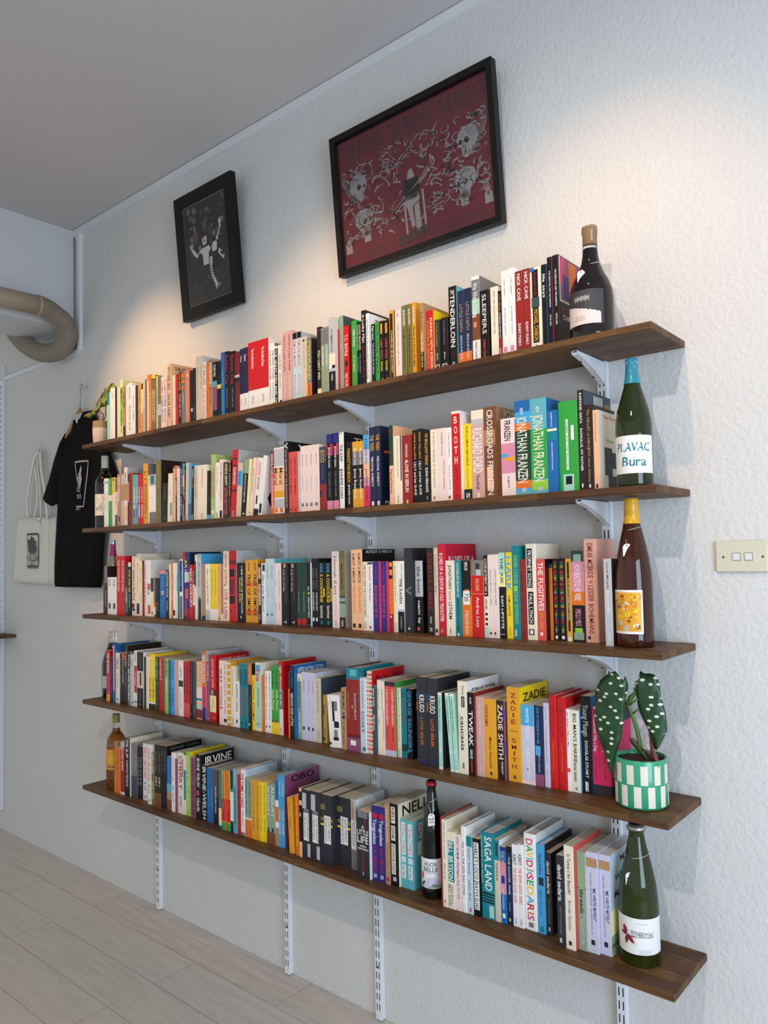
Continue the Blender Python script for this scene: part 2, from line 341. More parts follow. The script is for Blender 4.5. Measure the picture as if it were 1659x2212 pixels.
205 292 295 bk #in,0,.12|#hp,.13,.28|#bk,.13,.85,.15,.7|JENNIFER EGAN@wh,.17,.44,.35|THE CANDY HOUSE@gy,.49,.82,.35|#pk,.87,1
305 392 275 bk #in,0,.12|#hp,.13,.28|#bk,.13,.85,.15,.7|JENNIFER EGAN@wh,.17,.44,.35|THE CANDY HOUSE@gy,.49,.82,.35|#pk,.87,1
407 487 260 wh/bk THE KEEP@bk,.16,.38,.6|JENNIFER EGAN@bk,.47,.85,.6|#bk,0,.03,.2,.3|#bk,0,.03,.6,.7|^TH@wh,.05,.14
510 622 420 bk MANHATTAN BEACH@am,.1,.6,.5|JENNIFER EGAN@wh,.63,.92,.25
625 718 415 am #gy,.15,.35|#bk,.35,.7|Kairos@wh,.1,.35,.4|Jenny Erpenbeck@wh,.4,.85,.45
720 800 405 am #gy,.15,.35|#bk,.35,.7|Kairos@wh,.1,.35,.4|Jenny Erpenbeck@wh,.4,.85,.45
803 900 305 pk #sk,0,.2|#lv,.2,.38|#pe,.38,.58|#hp,.7,1|IF I SURVIVE YOU@nv,.05,.4,.35|JONATHAN ESCOFFERY@nv,.46,.9,.35
905 995 180 nv THE TREES@am,.1,.3,.7|PERCIVAL EVERETT@wh,.37,.74,.4|#wh,.92,.97,.3,.7
1000 1085 160 nv/nv THE TREES@am,.1,.3,.7|PERCIVAL EVERETT@wh,.37,.74,.4|#wh,.92,.97,.3,.7|^TE@or,.28,.5|^PERCIVAL@wh,.91,.96
1225 1290 150 dg/pe #pe,.5,1|#rb,.05,.1,.1,.6|DR NO@rb,.3,.48,.5|Percival Everett@dk,.55,.85,.6
1300 1430 320 cr Chloe Francesca The Seventh Child@gy,.05,.6,.15|BOOK@gy,.86,.97,.2|#sl,0,.65,.82,1
1435 1590 315 rb HANS FALLADA@wh,.13,.32,.25|ALONE IN BERLIN@wh,.35,.82,.4|#pe,.93,.98,.4,.6
@860 860 .14466
230 302 485 bk HANS FALLADA@am,.04,.4,.4|LILLY and her SLAVE@wh,.43,.88,.5
304 378 465 bk/ch HANS FALLADA@am,.04,.4,.4|LILLY and her SLAVE@wh,.43,.88,.5
383 495 495 bk MY BRILLIANT FRIEND@am,.04,.48,.4|ELENA FERRANTE@wh,.51,.85,.35|#gy,.9,.95,.4,.6
498 602 475 cr F SCOTT TENDER IS THE NIGHT@gy,.04,.8,.25|#ta,.91,.96,.3,.6
605 740 460 lp FANNIE FLAGG@gy,.06,.38,.2,.5|Fried Green Tomatoes@gy,.43,.82,.2,.68
742 815 445 wh THOM FLEISCHMANN@gy,.06,.4,.25|SOLLIS APPLE@gy,.5,.85,.25|#rb,.92,.96,.2,.6
818 945 205 re/wh #cr,0,.03|!BOOTH@cr,.04,.6,.42|KAREN JOY FOWLER@ma,.62,.88,.2|S@ma,.91,.97,.3
990 1110 395 ye #bk,.85,1|WE ARE ALL COMPLETELY BESIDE OURSELVES@bk,.03,.55,.3|Karen Joy Fowler@gy,.58,.83,.25|S@wh,.89,.97,.5
1115 1298 195 dp #cr,0,.1|#lg,.1,.17|RICHARD FORD@wh,.2,.7,.85|The Lay of the Land@dk,.72,.88,.4|#lp,.92,.98,.4,.6
1300 1490 145 br/ta CROSSROADS FRANZEN@wh,.03,.96,.5|#ta,.25,.42,.05,.9|#pe,.65,.9,.2,.7|^JON@cr,.02,.1
@1060 830 .16878
147 325 450 lp FRANZEN@bk,.03,.29,.5|#pk,.32,.7|#sk,.45,.5,0,.5|#am,.5,.55,.3,1|PURITY@dk,.74,.89,.15
327 525 225 sk #bl,0,.12|#or,.24,.32|#dg,.32,.84|#or,.84,.92|#tq,.96,1|FREEDOM@wh,.08,.15,.7,.48|JONATHAN FRANZEN@cr,.17,.87,.7|#lg,.92,.96,.4,.7
527 738 200 tq/bl #gn,.32,.84|#lm,.85,.95|#tq,.96,1|FREEDOM@wh,.08,.15,.7,.48|JONATHAN FRANZEN@cr,.17,.87,.7|#lg,.92,.96,.4,.7
740 865 345 bl #cr,.22,.25|#te,.25,.36|ESSENTIALS@wh,.03,.2,.15|CHARLES FRAZIER Cold Mountain@wh,.38,.72,.15
890 1135 235 gn/gn #wh,.2,.75,.38,.5|#wh,.27,.43,.65,.8|#mt,.8,.98,.2,.75|#bk,.82,.91,.32,.65|GAMER AND THE CULT OF@gy,.22,.73,.08,.44
1140 1222 80 dk/sl RAIMOND GAITA@wh,.03,.33,.4|ROMULUS, MY FATHER@wh,.38,.8,.4|#wh,.92,.96,.4,.6|^#lg,.03,.2,.35,.7|^#ol,.08,.22,.75,.98
1225 1325 270 dk/dk The CELLIST of SARAJEVO@ta,.05,.6,.35|Steven Galloway@ta,.62,.9,.3|#wh,.92,.96,.4,.6
1330 1400 335 pe/cr Rene Gone The Frogs Practice@br,.04,.4,.25|#ch,.92,.97,.3,.7|^The Firm@or,.04,.09|^Neon@lm,.33,.38|^#ch,.45,.8,.25,.6|^#ch,.5,.7,.6,.85|^#ch,.8,.95,.4,.9
""",
"""@205 1150 .12056
150 172 1000 ma
173 218 610 dk #gy,0,.35|Tezcan Zombaren@wh,.5,.85,.3
228 303 805 wh THE NINE@gy,.05,.25,.5|#bk,.7,.85,.3,.7
304 388 805 wh THE NINE@gy,.05,.25,.5|#bk,.7,.85,.3,.7
392 465 425 re THE OCTOPUS MAN@cr,.07,.6,.5|#rb,.62,.8,.4,.6
468 538 425 re/re THE OCTOPUS MAN@cr,.07,.6,.5|#rb,.62,.8,.4,.6
540 592 575 ch TAMA CLARK@wh,.45,.75,.5|#te,.55,.95,.3,1
597 645 540 bk #cr,0,.08|TIME SHELTER@ye,.13,.57,.7|GEORGI GOSPODINOV@wh,.6,.85,.3
665 745 425 lp LINDA GRANT@hp,.05,.2,.6|Upstairs at the Party@dk,.22,.75,.5|#rb,.8,.87,.0,.6|#nv,.88,.92,.1,.7
748 795 385 ly/cr MAKE SHADOW@am,.15,.65,.6|#nv,.8,.97
798 845 505 cr James O'Neill@gy,.6,.75,.4|THE OTHER@gy,.1,.4,.3
850 885 510 rb #nv,0,.08|NARRATRIX@ma,.1,.55,.6
890 925 500 cr WHAT THEY EAT@dk,.05,.8,.5
930 998 495 wh/wh O@bk,.5,.62,.6|#co,.42,.52,.2,1|#co,.8,.95,.3,1|^THE@bk,.18,.25
1002 1050 820 ly #ch,0,.35|#bk,.88,.93,.3,.7
1055 1085 820 gy #or,.65,.75|#wh,.75,.95
1087 1152 830 bk TORO AGUILA@rb,.05,.5,.4|FINA HANA@ta,.6,.85,.4
1160 1270 680 bl #pk,0,.08|ELINGER@sk,.12,.4,.4|#lg,.43,.52,.3,.7|on the love and the@sk,.58,.9,.3
1275 1325 575 bk #sg,0,.1|VALENTINE HOUSE@wh,.12,.62,.6|Emma Henderson@wh,.68,.87,.4
1330 1368 565 cr THE SISTERS@gy,.1,.5,.3
1370 1400 545 or THE MASTER@cr,.1,.85,.5
1402 1435 550 wh HISTORY OF@gy,.1,.6,.3|#bk,.85,.95
1450 1482 560 cr #te,.2,.5,.7,1
1484 1505 565 te
1515 1582 485 wh #in,.02,.55,.1,.8|A.M. Homes@sk,.2,.45,.5|#gy,.62,.99,.1,.8|DAYS OF AWE@sl,.65,.92,.5
@380 1170 .12056
130 245 190 in/nv #re,0,.12,0,.4|#dk,.12,.2|#mt,.3,.45,.3,1|A.M. Homes@wh,.12,.46,.5|#or,.55,.7,.4,.8|The Unfolding@co,.56,.95,.45|#rb,.85,1,.3,1
247 298 415 re NICK HORNBY@wh,.07,.78,.8
302 340 505 bk #cr,.3,.72|Fiona Capp@wh,.02,.28,.5|Wait Reward@sl,.35,.65,.5|#rb,.72,1
345 375 235 wh #bk,.1,.5,.2,.8|#cr,.5,1
382 460 220 lg/sk GRT Patti Gray@gy,.12,.5,.4|#bk,.68,1,.3,.9|#br,.65,.7,.4,.7|^GIRL@ch,.14,.22
467 530 405 ta #ch,.93,1|MEMORIES OF@am,.4,.7,.3
533 612 400 wh What I Loved SIRI HUSTVEDT@gy,.08,.73,.4|#lg,.82,1
618 683 400 ye #wh,.8,1|Damon Imbrut The Clumsy@ol,.1,.55,.3
684 752 400 ye #wh,.8,1|Damon Imbrut The Clumsy@ol,.1,.55,.3
757 803 400 pe Kazuo Ishiguro Never Let Me Go@rb,.05,.75,.4|#dk,.94,.98,.3,.6
805 850 405 ta #cr,.88,1|THE GOLDEN@br,.1,.6,.4
855 955 170 cr HOWARD JACOBSON@re,.04,.48,.5|LIVE a Little@hp,.55,.97,.7|#dk,.48,.5,.2,.4
958 1090 165 re/lg #ma,.13,.2|#bk,.26,.37,.1,.75|#ma,.4,.62,.1,.7|#bk,.64,.75,.1,.75|#ma,.83,.87,.2,.4
1100 1250 385 bk A BRIEF HISTORY OF SEVEN KILLINGS@wh,.05,.86,.2,.6|MARLON JAMES@ye,.25,.67,.2,.35|#wh,.9,.94,.4,.5
1255 1378 330 am #or,.37,.43|#or,.8,.88|DENIS JOHNSON@dk,.04,.18,.5|TREE OF SMOKE@bk,.22,.9,.5
1380 1475 320 am/am #or,.37,.43|#or,.8,.88|DENIS JOHNSON@dk,.04,.18,.6|TREE OF SMOKE@bk,.22,.9,.6
1480 1535 400 nv #wh,.06,.25,.2,.8|#wh,.34,.7,.2,.8|ELIZABETH@nv,.07,.24,.4|ELIZABETH JOLLEY@nv,.35,.69,.4|UQP@wh,.85,.95,.4
1540 1608 390 wh #ch,.02,.13,.3,1|Hillary Jordan Mudbound@gy,.18,.8,.7
@540 1180 .13261
262 330 205 lb/lb Nicholas Jose@gy,.1,.3,.3|THE RED THREAD@lg,.42,.6,.3|#te,.83,.87,.2,.6
332 405 205 lb/tq NICHOLAS JOSE@gy,.1,.3,.3|THE RED THREAD@lg,.42,.6,.3|#gy,.83,.87,.2,.6
412 450 275 lp Hilary@gy,.1,.55,.3|HEADLINE@gy,.65,.75,.3
455 515 275 lp Alan Hollinghurst@gy,.1,.55,.25|HEADLINE@gy,.65,.75,.25
518 635 275 bk Susanna Clarke Shadow@br,.1,.63,.25,.65|Jorge Luis Stranger@lg,.1,.47,.25,.4|#ta,.01,.08,.3,.65|T@wh,.92,.98,.4
650 765 275 bk Susanna Clarke Shadow@br,.1,.63,.25,.65|Jorge Luis Stranger@lg,.1,.47,.25,.4|#ta,.01,.08,.3,.65|T@wh,.92,.98,.4
770 840 275 dg Nam Rose@ma,.2,.42,.4|the House of Names@sg,.45,.78,.3|#re,.88,.98,.1,.9
842 935 275 dg Nam Rose@ma,.2,.42,.4|the House of Names@sg,.45,.78,.3|#re,.88,.98,.1,.8
938 990 268 bk/wh dam@wh,.37,.44,.5|#lm,.46,.5,.2,.8|ISABELLE DUPUY BRENT@wh,.53,.87,.5|#gy,.97,.98
1018 1068 200 bk LOST CITY@gy,.15,.45,.6|DAVID ROGER KENT@wh,.5,.77,.5|#wh,.87,.92,.2,.7
1070 1120 200 bk/bk LOST CITY@gy,.15,.45,.6|DAVID ROGER KENT@wh,.5,.77,.5|#wh,.87,.92,.2,.7
1125 1228 265 bk RIDE@sk,.02,.16,.4|A COCKHORSE@ye,.18,.62,.5|Raymond Kennedy@wh,.67,.86,.5|#te,.9,.96,.3,.6|#ye,.4,.53,.8,1
1230 1340 265 bk RIDE@sk,.02,.16,.4|A COCKHORSE@ye,.18,.62,.5|Raymond Kennedy@wh,.67,.86,.5|#te,.9,.96,.3,.6|#ye,.4,.6,.85,1
1345 1460 85 lp Hannah Kent@gy,.06,.57,.5|DEVOTION@lg,.6,.85,.3|PICADOR@gy,.9,.97,.2
1465 1555 75 ol/lg HANNAH KENT BURIAL RITES@dk,.16,.5,.4|#sl,.58,.61|#sg,.61,.66|#ch,.66,.68|#sg,.68,.86|#dk,.86,1|PICADOR@wh,.9,.98,.4
@710 1170 .15069
335 413 120 pe ALMOST A MIRROR@ch,.04,.42,.5|KIRSTEN KRAUTH@or,.45,.79,.45|#dk,.92,.97,.2,.7
415 495 112 pe/bk ALMOST A MIRROR@ch,.04,.42,.5|KIRSTEN KRAUTH@or,.45,.79,.45|#dk,.92,.97,.2,.7|^ALMOST A MIRROR@lg,.01,.05
500 560 290 cr ONE FLEW OVER THE CUCKOO'S NEST@ch,.03,.8,.5|PICADOR@ol,.87,.97,.4
570 640 300 wh #sl,0,.03|Hanif Kureishi@re,.05,.27,.4|The Black Album@gy,.3,.57,.4|#rb,.93,.97,.3,.6
645 728 290 in CATHERINE LACEY@pu,.05,.28,.6|BIOGRAPHY OF X@co,.34,.8,.5
729 760 285 hp
762 838 290 in CATHERINE LACEY@pu,.05,.28,.6|BIOGRAPHY OF X@co,.34,.8,.5
839 872 285 hp
875 930 280 or #bk,0,.25|#am,.02,.08,.2,.9|#am,.12,.2,.2,.9|#rb,.75,1|#wh,.77,.8,.3,.6
940 995 280 cr Juris Lameson The Debt to@gy,.06,.57,.4|PICADOR@gy,.87,.98,.4
1000 1092 280 wh #bk,.7,1|PETER LANDESMAN@gy,.04,.33,.2,.65|THE RAVEN@bk,.25,.6,.5|#lg,.68,.71|FLAMINGO@lg,.78,.95,.2
1100 1215 95 ch/ch V@gy,.45,.55,.8|#wh,.94,.96,.4,.6
1255 1365 275 bk #lg,0,.5|#lb,0,.48,.65,1|the boat@ch,.08,.45,.5|nam le@wh,.55,.87,.4|#co,.92,.97,.2,.5
1425 1522 95 dk JOHN LE CARRE@rb,.05,.72,.65|THE MISSION SONG@wh,.79,.87,.8|H@wh,.92,.96,.5
1525 1580 90 bg Lost Hearts in Italy@gy,.08,.52,.5|ANDREA LEE@wh,.6,.8,.3|#dk,.93,.97,.2,.8
@920 1160 .13261
215 335 115 cs/cs 8 LIVES OF A CENTURY-OLD TRICKSTER@wh,.1,.85,.5|#ta,.93,.97,.3,.6|^8 LIVES OF A@wh,.13,.2|H
342 485 385 cr JONATHAN@nv,.06,.38,.4|Dissident Gardens@co,.4,.53,.5|LETHEM@nv,.55,.78,.4|#gy,.9,.97,.4,.5
490 588 385 te/te MOTHERLESS BROOKLYN@cr,.03,.48,.4|JONATHAN LETHEM@nv,.5,.93,.45|#wh,.96,.99,.3,.6
600 755 385 or #bk,0,.38|#bk,.38,.48,0,.3|#bk,.38,.48,.8,1|#wh,.4,.58,.15,.85|PRIMO LEVI@wh,.02,.13,.5|730@ch,.43,.54,.5|IF THIS IS A MAN THE TRUCE@wh,.66,.97,.4
768 955 380 re/pe #gy,0,.2|#ch,.04,.12,.35,.7|#lg,.12,.2,.4,.8|SMALL ISLAND@pe,.24,.4,.4|Andrea Levy@cr,.48,.87,.3|#pe,.435,.44
965 1032 300 cr #bk,0,.5|COMPARTMENT NO 6@cr,.04,.48,.6|LIKSOM@ch,.53,.65,.5|#bk,.7,.73,.2,.8|#bk,.76,.79,.2,.8|#bk,.82,.85,.2,.8|#mt,.87,1
1045 1112 288 lp NANCY BRUNO LLORET@gy,.18,.62,.4|#dk,.93,.96,.1,.5
1113 1200 285 lp/wh NANCY BRUNO LLORET@gy,.18,.62,.35|#dk,.93,.96,.1,.4
1212 1315 255 bk #mt,0,.3|#ly,.25,.4|#bk,.4,1|THE ASK@ch,.06,.37,.5|SAM LIPSYTE@wh,.5,.89,.4|#wh,.95,.955,.1,.8
1325 1425 250 ye HARK@sk,.04,.46,.9|SAM LIPSYTE@bk,.5,.74,.4|GRANTA@ol,.87,.96,.2
1430 1552 145 te/te DAVID LODGE@lm,.1,.41,.5|#lm,.43,.49,.2,.7|DEAF SENTENCE@lm,.5,.84,.5|#lg,.9,.97,.2,.5
@1100 1150 .15672
170 240 370 rb #ma,.15,.4,.3,.5|Sylvia Lawson@ma,.5,.7,.3|#ma,.9,.95,.3,.5
248 395 160 cr/cr #bk,.05,.46,.15,.65|#bk,.5,.84,.2,.7|PROPHET SONG@wh,.07,.45,.35,.4|PAUL LYNCH@wh,.52,.83,.35,.45|#bk,.89,.95,.2,.7|#wh,.9,.94,.3,.6|H
398 517 370 co/bk THE FUGITIVES@wh,.04,.64,.65|JAMAL MAHJOUB@am,.66,.87,.4|#wh,.9,.94,.3,.6
570 615 440 or #ch,0,.05|Bernard Malamud@br,.06,.35,.4|The Fixer@ta,.36,.6,.4
620 700 370 bk YOU, BLEEDING CHILDHOOD@*,.02,.6,.5|MICHELE MARI@*,.62,.92,.4|#wh,.94,.98,.3,.7
706 798 370 bk YOU, BLEEDING CHILDHOOD@*,.02,.6,.5|MICHELE MARI@*,.62,.92,.4|#wh,.94,.98,.3,.7
805 880 365 am #bk,.04,.88,.3,.65|SYLVIE MATTON REMBRANDT'S WHORE@wh,.24,.75,.2|C@wh,.9,.95,.4|#wh,.95,1,.2,.8
895 1055 255 pk #dg,0,.12|#sg,.04,.12,.2,.8|#or,.45,.6|#bk,.6,1|#lm,.85,.9,.2,.8|#sg,.9,.98,.1,.9|HOW BEAUTIFUL WE WERE@wh,.15,.55,.75|IMBOLO MBUE@pk,.64,.83,.7
1080 1240 95 sp/sp EIMEAR MCBRIDE@rb,.04,.38,.45|THE@rb,.4,.43,.5|LESSER BOHEMIANS@rb,.45,.92,.42|#ch,.94,.97,.2,.4|H
1330 1440 365 lg/ch Cormac McCarthy@ch,.04,.35,.3|Cities of the Plain@wh,.36,.63,.3|PICADOR@wh,.86,.98,.25|^#lg,.15,.25,.3,.6|^#lg,.45,.55,.3,.6|^#lg,.6,.7,.3,.6|^#lg,.82,.92,.3,.6
""",
"""@205 1360 .12056
207 268 370 re/re #am,.86,1|#hp,.5,.86|THE GIMMICKS@wh,.05,.45,.7|CHRIS MCCORMICK@ma,.52,.83,.4|^T@wh,.03,.12
272 318 495 bk THE KINGS OF@gy,.1,.5,.4|Laura Mila@gy,.6,.8,.4
322 368 255 bl/bl #pk,.04,.8,.1,.7
375 442 415 cr TWELVE@bk,.08,.32,.6|NICK McDONELL@gy,.4,.7,.3|#bk,.9,.95,.4,.6
448 485 425 bk THE GREAT BELIEVERS@ta,.08,.7,.4
487 527 425 bk #co,0,.13|MASON OF RUNDERT@wh,.14,.6,.5
530 588 275 dk/dk Traveller@pe,.1,.37,.6|Ron McLarty@ta,.46,.7,.4
590 635 400 gy #bk,0,.3|Pinch of Air Smoke@wh,.05,.9,.6
638 703 440 lb Nigel Jones of the Arts@ta,.08,.85,.4|#bk,.92,.95,.3,.7
705 755 375 cr/wh #re,.27,.75|JOSE MARIE@re,.05,.2,.4|MY HUSBAND@cr,.4,.62,.4|#gy,.9,.93
757 865 400 bk/wh #bg,.34,.65|#dk,.37,.6,.45,.7|J. M. BERGEN COETZEE@gy,.05,.3,.2|A Mouth Full@gy,.7,.88,.2|#gy,.93,.97,.35,.6
880 915 490 bk SOMETHING ELSE@gy,.1,.5,.3
918 965 480 cr DOLL PEOPLE FOR THE@bg,.05,.85,.5
970 1022 435 ye The Villain's Dance@wh,.05,.42,.6|Fiston Mujila@ol,.43,.8,.6|#bk,.9,1|#wh,.87,.9
1026 1082 435 ye/ye The Villain's Dance@wh,.05,.42,.6|Fiston Mujila@ol,.43,.8,.6|#bk,.9,1|#wh,.87,.9
1086 1140 490 dg EVERY HEART@lm,.03,.42,.7|#gn,.48,.5|MYANBU SMEASHE@gn,.5,.9,.3
1150 1215 495 re/pk A LADY FOLLER OF@lp,.03,.43,.5|A LADY POLL@rb,.5,.9,.4
1255 1315 520 lm SARAH MOSS@dg,.03,.32,.6|GHOST WALL@wh,.36,.6,.5
1318 1365 540 bl RETURA MORALES@nv,.03,.35,.5|LIFE CEREMONY@nv,.5,.85,.5
1367 1425 545 sk RETURA MORALES@nv,.03,.35,.5|LIFE CEREMONY@nv,.5,.85,.5
1430 1500 540 dp Small Worlds@pe,.1,.9,.2
1505 1583 550 wh #dg,.36,.47|LARS MYTTING@ch,.11,.3,.3|The Sixteen Trees of Somme@gy,.55,.85,.3
@360 1380 .12056
305 350 400 re #co,.75,1|#ma,.1,.6,.3,.6
355 415 400 re/ma #co,.75,1|#ma,.1,.6,.3,.6
422 470 400 bk EMILY STONE SEAN DORSEY@gy,.02,.75,.5|#gy,.92,.95,.3,.6
473 520 405 sl S T@gy,.8,.9,.5
535 582 405 pe #cr,.45,.7|#te,.64,.68|#mt,.75,.82|#rb,.83,.98|Anna Sanely@ta,.05,.35,.4
585 635 405 pe #cr,.45,.7|#te,.64,.68|#mt,.75,.82|#rb,.83,.98|Anna Sanely@ta,.05,.35,.4
638 705 215 or/lg HERE AGAIN NOW@wh,.05,.46,.9|#hp,.52,.82|#in,.82,1
715 775 415 mv THE OTHER YOU@wh,.04,.33,.4|JOYCE CAROL OATES@or,.5,.85,.4|#wh,.95,.97,.5,.7
780 885 285 re/re JOYCE CAROL OATES@wh,.06,.49,.3|#ch,.52,.61|#sa,.53,.6,.2,.6|#ly,.61,.86|WHITE LILIES@gy,.66,.8,.2|#am,.93,.96,.6,.8|^JOYCE CAROL@wh,.05,.1
945 1015 385 lp/wh GULF@bk,.12,.35,.6|CUSTODES@gy,.4,.7,.7|#co,.72,.75,.2,.9
1020 1085 400 lp PRAYER FOR THE LIVING@ta,.05,.55,.4|BEN OKRI@ta,.6,.82,.4|#dk,.9,.95,.1,.9
1087 1145 400 am #cr,.02,.05|#cr,.12,.15|#cr,.22,.25|#cr,.32,.35|#cr,.42,.45|#cr,.52,.55|#cr,.62,.65|#cr,.72,.75|#cr,.82,.85|#cr,.92,.95
1157 1220 485 cr Hannah Diamond The Bookseller@gy,.05,.5,.3|PICADOR@gy,.85,.97,.4
1225 1305 755 wh ASSISTED LIVING@nv,.06,.66,.45|#bk,.83,.91,.3,.6
1312 1385 435 te ELOGHOSA OSUNDE@bk,.09,.33,.75|VAGABONDS!@re,.38,.8,.55|#dg,.9,.94,.2,.6
1395 1463 440 te ELOGHOSA OSUNDE@bk,.09,.33,.75|VAGABONDS!@re,.38,.8,.55|#dg,.9,.94,.2,.6
1468 1530 440 dk #or,0,.32|Simone Hayward@cr,.05,.25,.3|Nailed Lemons@gy,.5,.7,.3|#wh,.91,.94,.1,.4
1535 1592 650 ye PALAHNIUK@br,.1,.45,.5|PYGMY@re,.5,.83,.7
@500 1400 .13261
395 490 230 mt/cr #cr,0,.03|#sk,.04,.12,.15,.85|Iva@hp,.1,.28,.8|RUTH PARK@te,.37,.65,.3|#gy,.89,.9,.2,.8|#cr,.95,1
497 548 440 or PATRICIA@pe,.3,.9,.25
552 602 370 wh SIMON BECKETT The Written@gy,.05,.8,.4|#ch,.88,.92,.3,.6
605 655 370 wh SIMON BECKETT The Written@gy,.05,.8,.4|#ch,.88,.92,.3,.6
658 718 290 gn #ye,.83,1|The Lodgers@dg,.04,.33,.6|Holly Pester@ly,.35,.66,.6|#rb,.79,.83,.1,.5
722 780 290 gn #ye,.83,1|The Lodgers@dg,.04,.33,.6|Holly Pester@ly,.35,.66,.6|#rb,.79,.83,.1,.5
785 845 215 re/re #gy,.38,.65|#lp,.65,1|night wherever we do@wh,.05,.6,.6|TRACY ROSE PAYTON@wh,.69,.87,.5|#sa,.9,.95,.2,.5
930 955 390 or #dk,0,.25
957 1030 280 bk/bl DBC PIERRE@bl,.03,.3,.5|VERNON GOD LITTLE@wh,.37,.82,.55|^VERNON GOD@wh,.03,.12
1085 1150 410 sg #cr,0,.05|#ly,.05,.12|VERNON GOD@bk,.06,.35,.5|LITTLE@bk,.36,.52,.5|DBC PIERRE@wh,.6,.9,.4
1152 1230 385 lv DAVID FREE GET@gy,.12,.3,.25|GET AND LITTLE@lg,.4,.6,.25|#ch,.8,.85,.2,.6
1237 1303 395 lv DAVID PRESCOTT@gy,.12,.3,.25|THE TIGER@lg,.4,.6,.25|#ch,.8,.85,.2,.6
1306 1370 405 lv DAVID PRESCOTT@gy,.12,.3,.25|THE TIGER@lg,.4,.6,.25|#ch,.8,.85,.2,.6
@680 1410 .13261
20 110 410 bg/sl Jonathan Raban Passage to Juneau@gy,.05,.55,.3|PICADOR@gy,.82,.93,.3
140 205 690 go #dk,.2,.42,.2,.4|#bk,.88,.95,.1,.4|PENGUIN@br,.7,.85,.3
250,195 285 690 wh MAUS VOL@co,.15,.3,.4|#ch,.9,.95,.1,.9
288,240 430 690 wh #bk,.12,.5,.2,.45|#gy,.12,.3,.4,.8|#bk,.5,.62,.35,.9|#gy,.66,.8,.3,.7|#bk,.8,.86,.2,.8
440 518 570 ta ERICH MARIA REMARQUE@dk,.05,.35,.6|#nv,.45,.5,.2,.8|#dk,.4,.43,.3,.7|ALL QUIET Western Front@br,.55,.92,.5
525 740 235 ma/te #te,0,.14|#tq,.02,.1,.3,.8|#rb,.14,.8|#mv,.84,1|SHANTARAM@lg,.3,.62,.18,.68|Gregory David Roberts@ta,.3,.62,.12,.18|#ta,.45,.49,.4,.52|#wh,.87,.93,.3,.7|H
748 835 405 lb/wh ROXANA ROBINSON@gy,.04,.4,.3|COST@nv,.44,.74,.5|#te,.92,.97,.4,1
865 945 295 cr/re #re,.03,.06|#ta,.08,.11|#re,.13,.16|#ta,.18,.21|#re,.23,.26|#ta,.28,.31|#re,.33,.36|#ta,.38,.41|#re,.43,.46|#ta,.48,.51|#re,.53,.56|#ta,.58,.61|#re,.63,.66|#ta,.68,.71|#re,.73,.76|#ta,.78,.81|#re,.83,.86|#ta,.88,.91|#re,.93,.96|#cr,0,1,.25,.4|#cr,0,1,.65,.75|^The Incredible@nv,.06,.16
948 1005 540 sl Salman Rushdie@wh,.03,.3,.5|Grimus@wh,.42,.65,.6
1030 1080 440 cr Deborah Levy@gy,.12,.4,.4|SWIMMING@gy,.5,.6,.3
1085 1145 450 cr #lg,.4,.8,.6,1|Deborah Levy@gy,.12,.4,.4
1155 1230 465 co #ch,0,.06|A ROOM CALLED EARTH@wh,.1,.58,.4|Madeleine Ryan@ma,.62,.8,.25|#lv,.92,1
1235 1330 475 co/gn #ch,0,.06|A ROOM CALLED EARTH@wh,.1,.58,.35|Madeleine Ryan@ma,.62,.8,.25|#lv,.92,1
1355 1415 570 cr THE MAN WHO MISTOOK HIS WIFE@gy,.03,.78,.3|PICADOR@ol,.87,.98,.4
1420 1460 580 te TRUE@dg,.04,.13,.5|Kaliane Bradley@rb,.18,.5,.4|#dg,.8,.9
1463 1508 580 te TRUE@dg,.04,.13,.5|Kaliane Bradley@rb,.18,.5,.4|#dg,.8,.9
1512 1605 590 bk GEORGE@sk,.02,.38,.65|SAUNDERS@sk,.42,.9,.65|#sk,.88,.92,0,.2
@860 1430 .14466
293 440 215 ch KRUSO@wh,.2,.4,.55,.55|#or,.28,.38,.02,.1|#bl,.18,.26,.05,.15|LUTZ SEILER@or,.46,.77,.28|#in,.93,.95,.2,.65
447 605 235 ch/ch KRUSO@wh,.2,.4,.55,.55|#or,.28,.38,.02,.1|#bl,.18,.26,.05,.15|LUTZ SEILER@or,.46,.77,.28|#in,.93,.95,.2,.65|^LUTZ SEILER@or,.16,.2
612 670 455 mt/ch #wh,0,.03|Hubert Selby Jr. Last Exit@ch,.06,.5,.3|#wh,.72,.77,.3,.6|#wh,.97,1
785,690 840 470 mt #wh,0,.03|Hubert Selby Jr. Requiem@ch,.06,.5,.3|#wh,.72,.77,.3,.6|#wh,.97,1
848,760 905 480 mt #wh,0,.03|Hubert Selby Jr. Requiem@ch,.06,.5,.3|#wh,.72,.77,.3,.6|#wh,.97,1
912 1050 280 cr/wh Danzy@ch,.05,.15,.2,.6|Senna@wh,.18,.27,.2,.6|#bk,.165,.28,.4,.75|caucasia@bk,.38,.75,.45,.5|disappear@bg,.3,.65,.2,.15|#gy,.88,.94,.4,.6|^caucasia@bk,.06,.13
1055 1155 450 bk/rb NIC SHEFF@wh,.06,.14,.3|TWEAK@wh,.22,.65,.65|READING GUIDE@wh,.69,.8,.4|#re,.82,.97,.4,.6
1180 1300 515 dp Brian Aldiss@lp,.1,.25,.2|A TOUR LEADER@lp,.28,.48,.2|VINTAGE@lp,.86,.97,.2
1310 1478 545 am PANORAMA@rb,.08,.35,.3,.2|Martin Sixsmith@rb,.48,.88,.25,.5|#in,.92,.96,.4,.6
1492 1635 570 dk #mv,0,1,.75,1|#pu,.1,.25,.7,1|#pu,.5,.7,.75,1|ZADIE SMITH@cr,.05,.75,.55,.4|ON BEAUTY@wh,.77,.93,.2
@1060 1450 .1748
